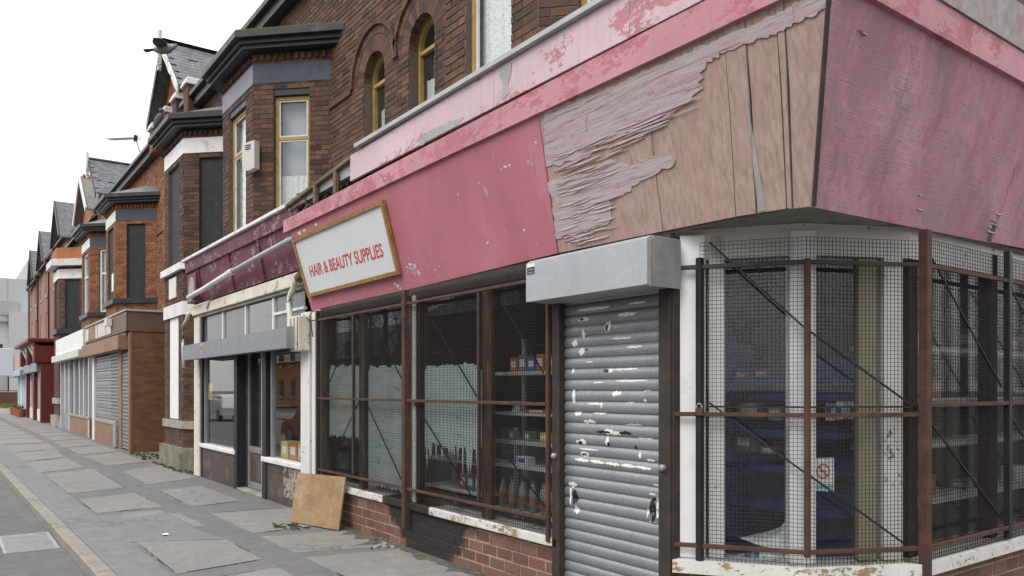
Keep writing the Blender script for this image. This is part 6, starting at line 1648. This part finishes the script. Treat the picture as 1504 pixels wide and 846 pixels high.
# ================================================================== far side of the road (mirrored in the shop glass)
mb = MB(); mb.prism([(-160,-12.4,0),(60,-10.1,0),(60,-14,0),(-160,-16,0)], (0,0,-.25)); mb.build('far_pavement', PAVE_M, kind='structure', label='pavement on the far side of the road')
def opposite(label, x0, x1, y, h, mat):
    t = thing('brick_building', ((x0+x1)/2, y, 0), label, 'building', 'buildings across the road')
    mb = MB(); mb.box(x0, x1, y-9, y, 0, h); mb.build('wall', mat, t)
    mb = MB(); mb.prism([(x0,y+.3,h),(x0,y-4.5,h+3),(x0,y-9.3,h)], (x1-x0,0,0)); mb.build('roof', SLATE, t)
    n = int((x1-x0)/3)
    for k in range(n):
        for (a, b) in ((.9,2.6),(3.9,5.6)):
            x = x0 + (k+.5)*(x1-x0)/n
            mb = MB(); mb.box(x-.6,x+.6,y+.002,y+.05,a,b); w_ = mb.build('window', BLACKFR, t); mb = MB(); mb.cbox(x-.7,x+.7,y+.002,y+.15,a-.15,a-.005,.01); mb.build('sill', STONE, w_)
opposite('red brick building across the road opposite the corner', -20, 2, -19, 7.5, BF_RED)
opposite('dark brick building across the road opposite the brown shop', -42, -26, -20, 6, BF_DARK)
opposite('low orange brick building far along the opposite side', -84, -52, -23, 4.2, BF_ORG)
opposite('tall dark brick corner building across the side street', 9, 26, 14, 9, BF_DARK)
def bare_tree(label, x, y, seed):
    rr = random.Random(seed); t = thing('bare_tree', (x,y,0), label, 'tree', 'leafless trees across the road'); bark = plain('bark', (.07,.06,.05), .95, .3, 12, .5)
    tr = MB(); cr = MB()
    tr.tube([(x,y,0),(x+.1,y,2),(x+.05,y+.1,4),(x,y,6)], [.22,.18,.14,.09], 8)
    def grow(p, d, L, r, k):
        q = p + d*L; cr.tube([p, (p+q)/2+Vector((rr.uniform(-.1,.1),rr.uniform(-.1,.1),0))*L*.3, q], [r, r*.8, r*.6], 4, False)
        if k < 5:
            for j in range(3 if k < 3 else 2):
                nd = (d + Vector((rr.uniform(-.8,.8), rr.uniform(-.8,.8), rr.uniform(-.15,.6)))).normalized(); grow(q, nd, L*rr.uniform(.6,.85), r*.6, k+1)
    for k in range(5): grow(Vector((x,y,2.6+k*.7)), Vector((math.cos(k*2.4), math.sin(k*2.4), .9)).normalized(), 1.7, .07, 0)
    tr.build('trunk', bark, t, smooth=True); cr.build('crown', bark, t, smooth=True)
for k, (x, y) in enumerate(((-7,-12.2),(-14,-12.4),(-22,-12.6),(-33,-12.8),(2,-12.2))): bare_tree('leafless street tree on the far pavement opposite the ' + ('lettered sign', 'grey canopy shop', 'brown shop side wall', 'white fascia shop', 'caged corner window')[k], x, y, k)
def car(label, x, y, mat, L=4.1, hgt=1.45, wd=1.7):
    t = thing('car', (x,y,-.1), label, 'car'); z0 = -.1
    pr_ = [(-.5,.32),(-.49,.62),(-.44,.72),(-.3,.8),(-.17,1.0*hgt/1.0*.95),(-.05,hgt),(.2,hgt*.99),(.36,hgt*.9),(.46,.92),(.5,.75),(.5,.34)]
    def sec(y_, k): return [(x+a*L, y_, z0+ (z if z < .85 else .85+(z-.85)*k)) for a, z in pr_]
    mb = MB(); secs = [sec(y-wd/2*c, k) for c, k in ((1,.0),(.97,.5),(.8,1),(-.8,1),(-.97,.5),(-1,.0))]; n = len(pr_); v = [p for s_ in secs for p in s_]
    f = [(i*n+k,i*n+(k+1)%n,(i+1)*n+(k+1)%n,(i+1)*n+k) for i in range(5) for k in range(n)] + [tuple(range(n)), tuple(5*n+k for k in range(n-1,-1,-1))]
    mb.add(v, f); mb.build('body', mat, t)
    for s_ in (-1,1):
        yy = y+s_*(wd/2*.9); mb = MB(); mb.prism([(x-.24*L,yy,z0+.88),(x-.14*L,yy-s_*.06,z0+hgt*.92),(x+.3*L,yy-s_*.06,z0+hgt*.9),(x+.38*L,yy,z0+.9)], (0,s_*.05,0)); mb.build('side_window', BLACKFR, t)
        for a in (-.3,.3):
            mb = MB(); mb.tube([(x+a*L,y+s_*wd*.4,z0+.31),(x+a*L,y+s_*wd*.515,z0+.31)], .31, 18); w_ = mb.build('wheel', BLACKFR, t); mb = MB(); mb.tube([(x+a*L,y+s_*wd*.515,z0+.31),(x+a*L,y+s_*wd*.525,z0+.31)], .19, 14); mb.build('rim', ALU, w_)
        mb = MB(); mb.cbox(x+.485*L,x+.508*L,y+s_*.55-.18,y+s_*.55+.18,z0+.62,z0+.76,.01); mb.build('headlight', PAPER, t); mb = MB(); mb.cbox(x-.508*L,x-.485*L,y+s_*.6-.12,y+s_*.6+.12,z0+.62,z0+.8,.01); mb.build('tail_light', RED_T, t)
    mb = MB(); mb.prism([(x-.27*L,y-.68,z0+.86),(x-.27*L,y+.68,z0+.86),(x-.16*L,y+.6,z0+hgt*.95),(x-.16*L,y-.6,z0+hgt*.95)], (-.03,0,.02)); mb.build('windscreen', BLACKFR, t)
CARW = plain('white_car_paint', (.75,.76,.77), .25, .02); CARR = plain('red_car_paint', (.42,.03,.04), .25, .05)
car('white hatchback parked on the far side of the road', -44, -8.6, CARW)
car('red hatchback standing in the road opposite the recessed shop door', -22, -5.4, CARR)
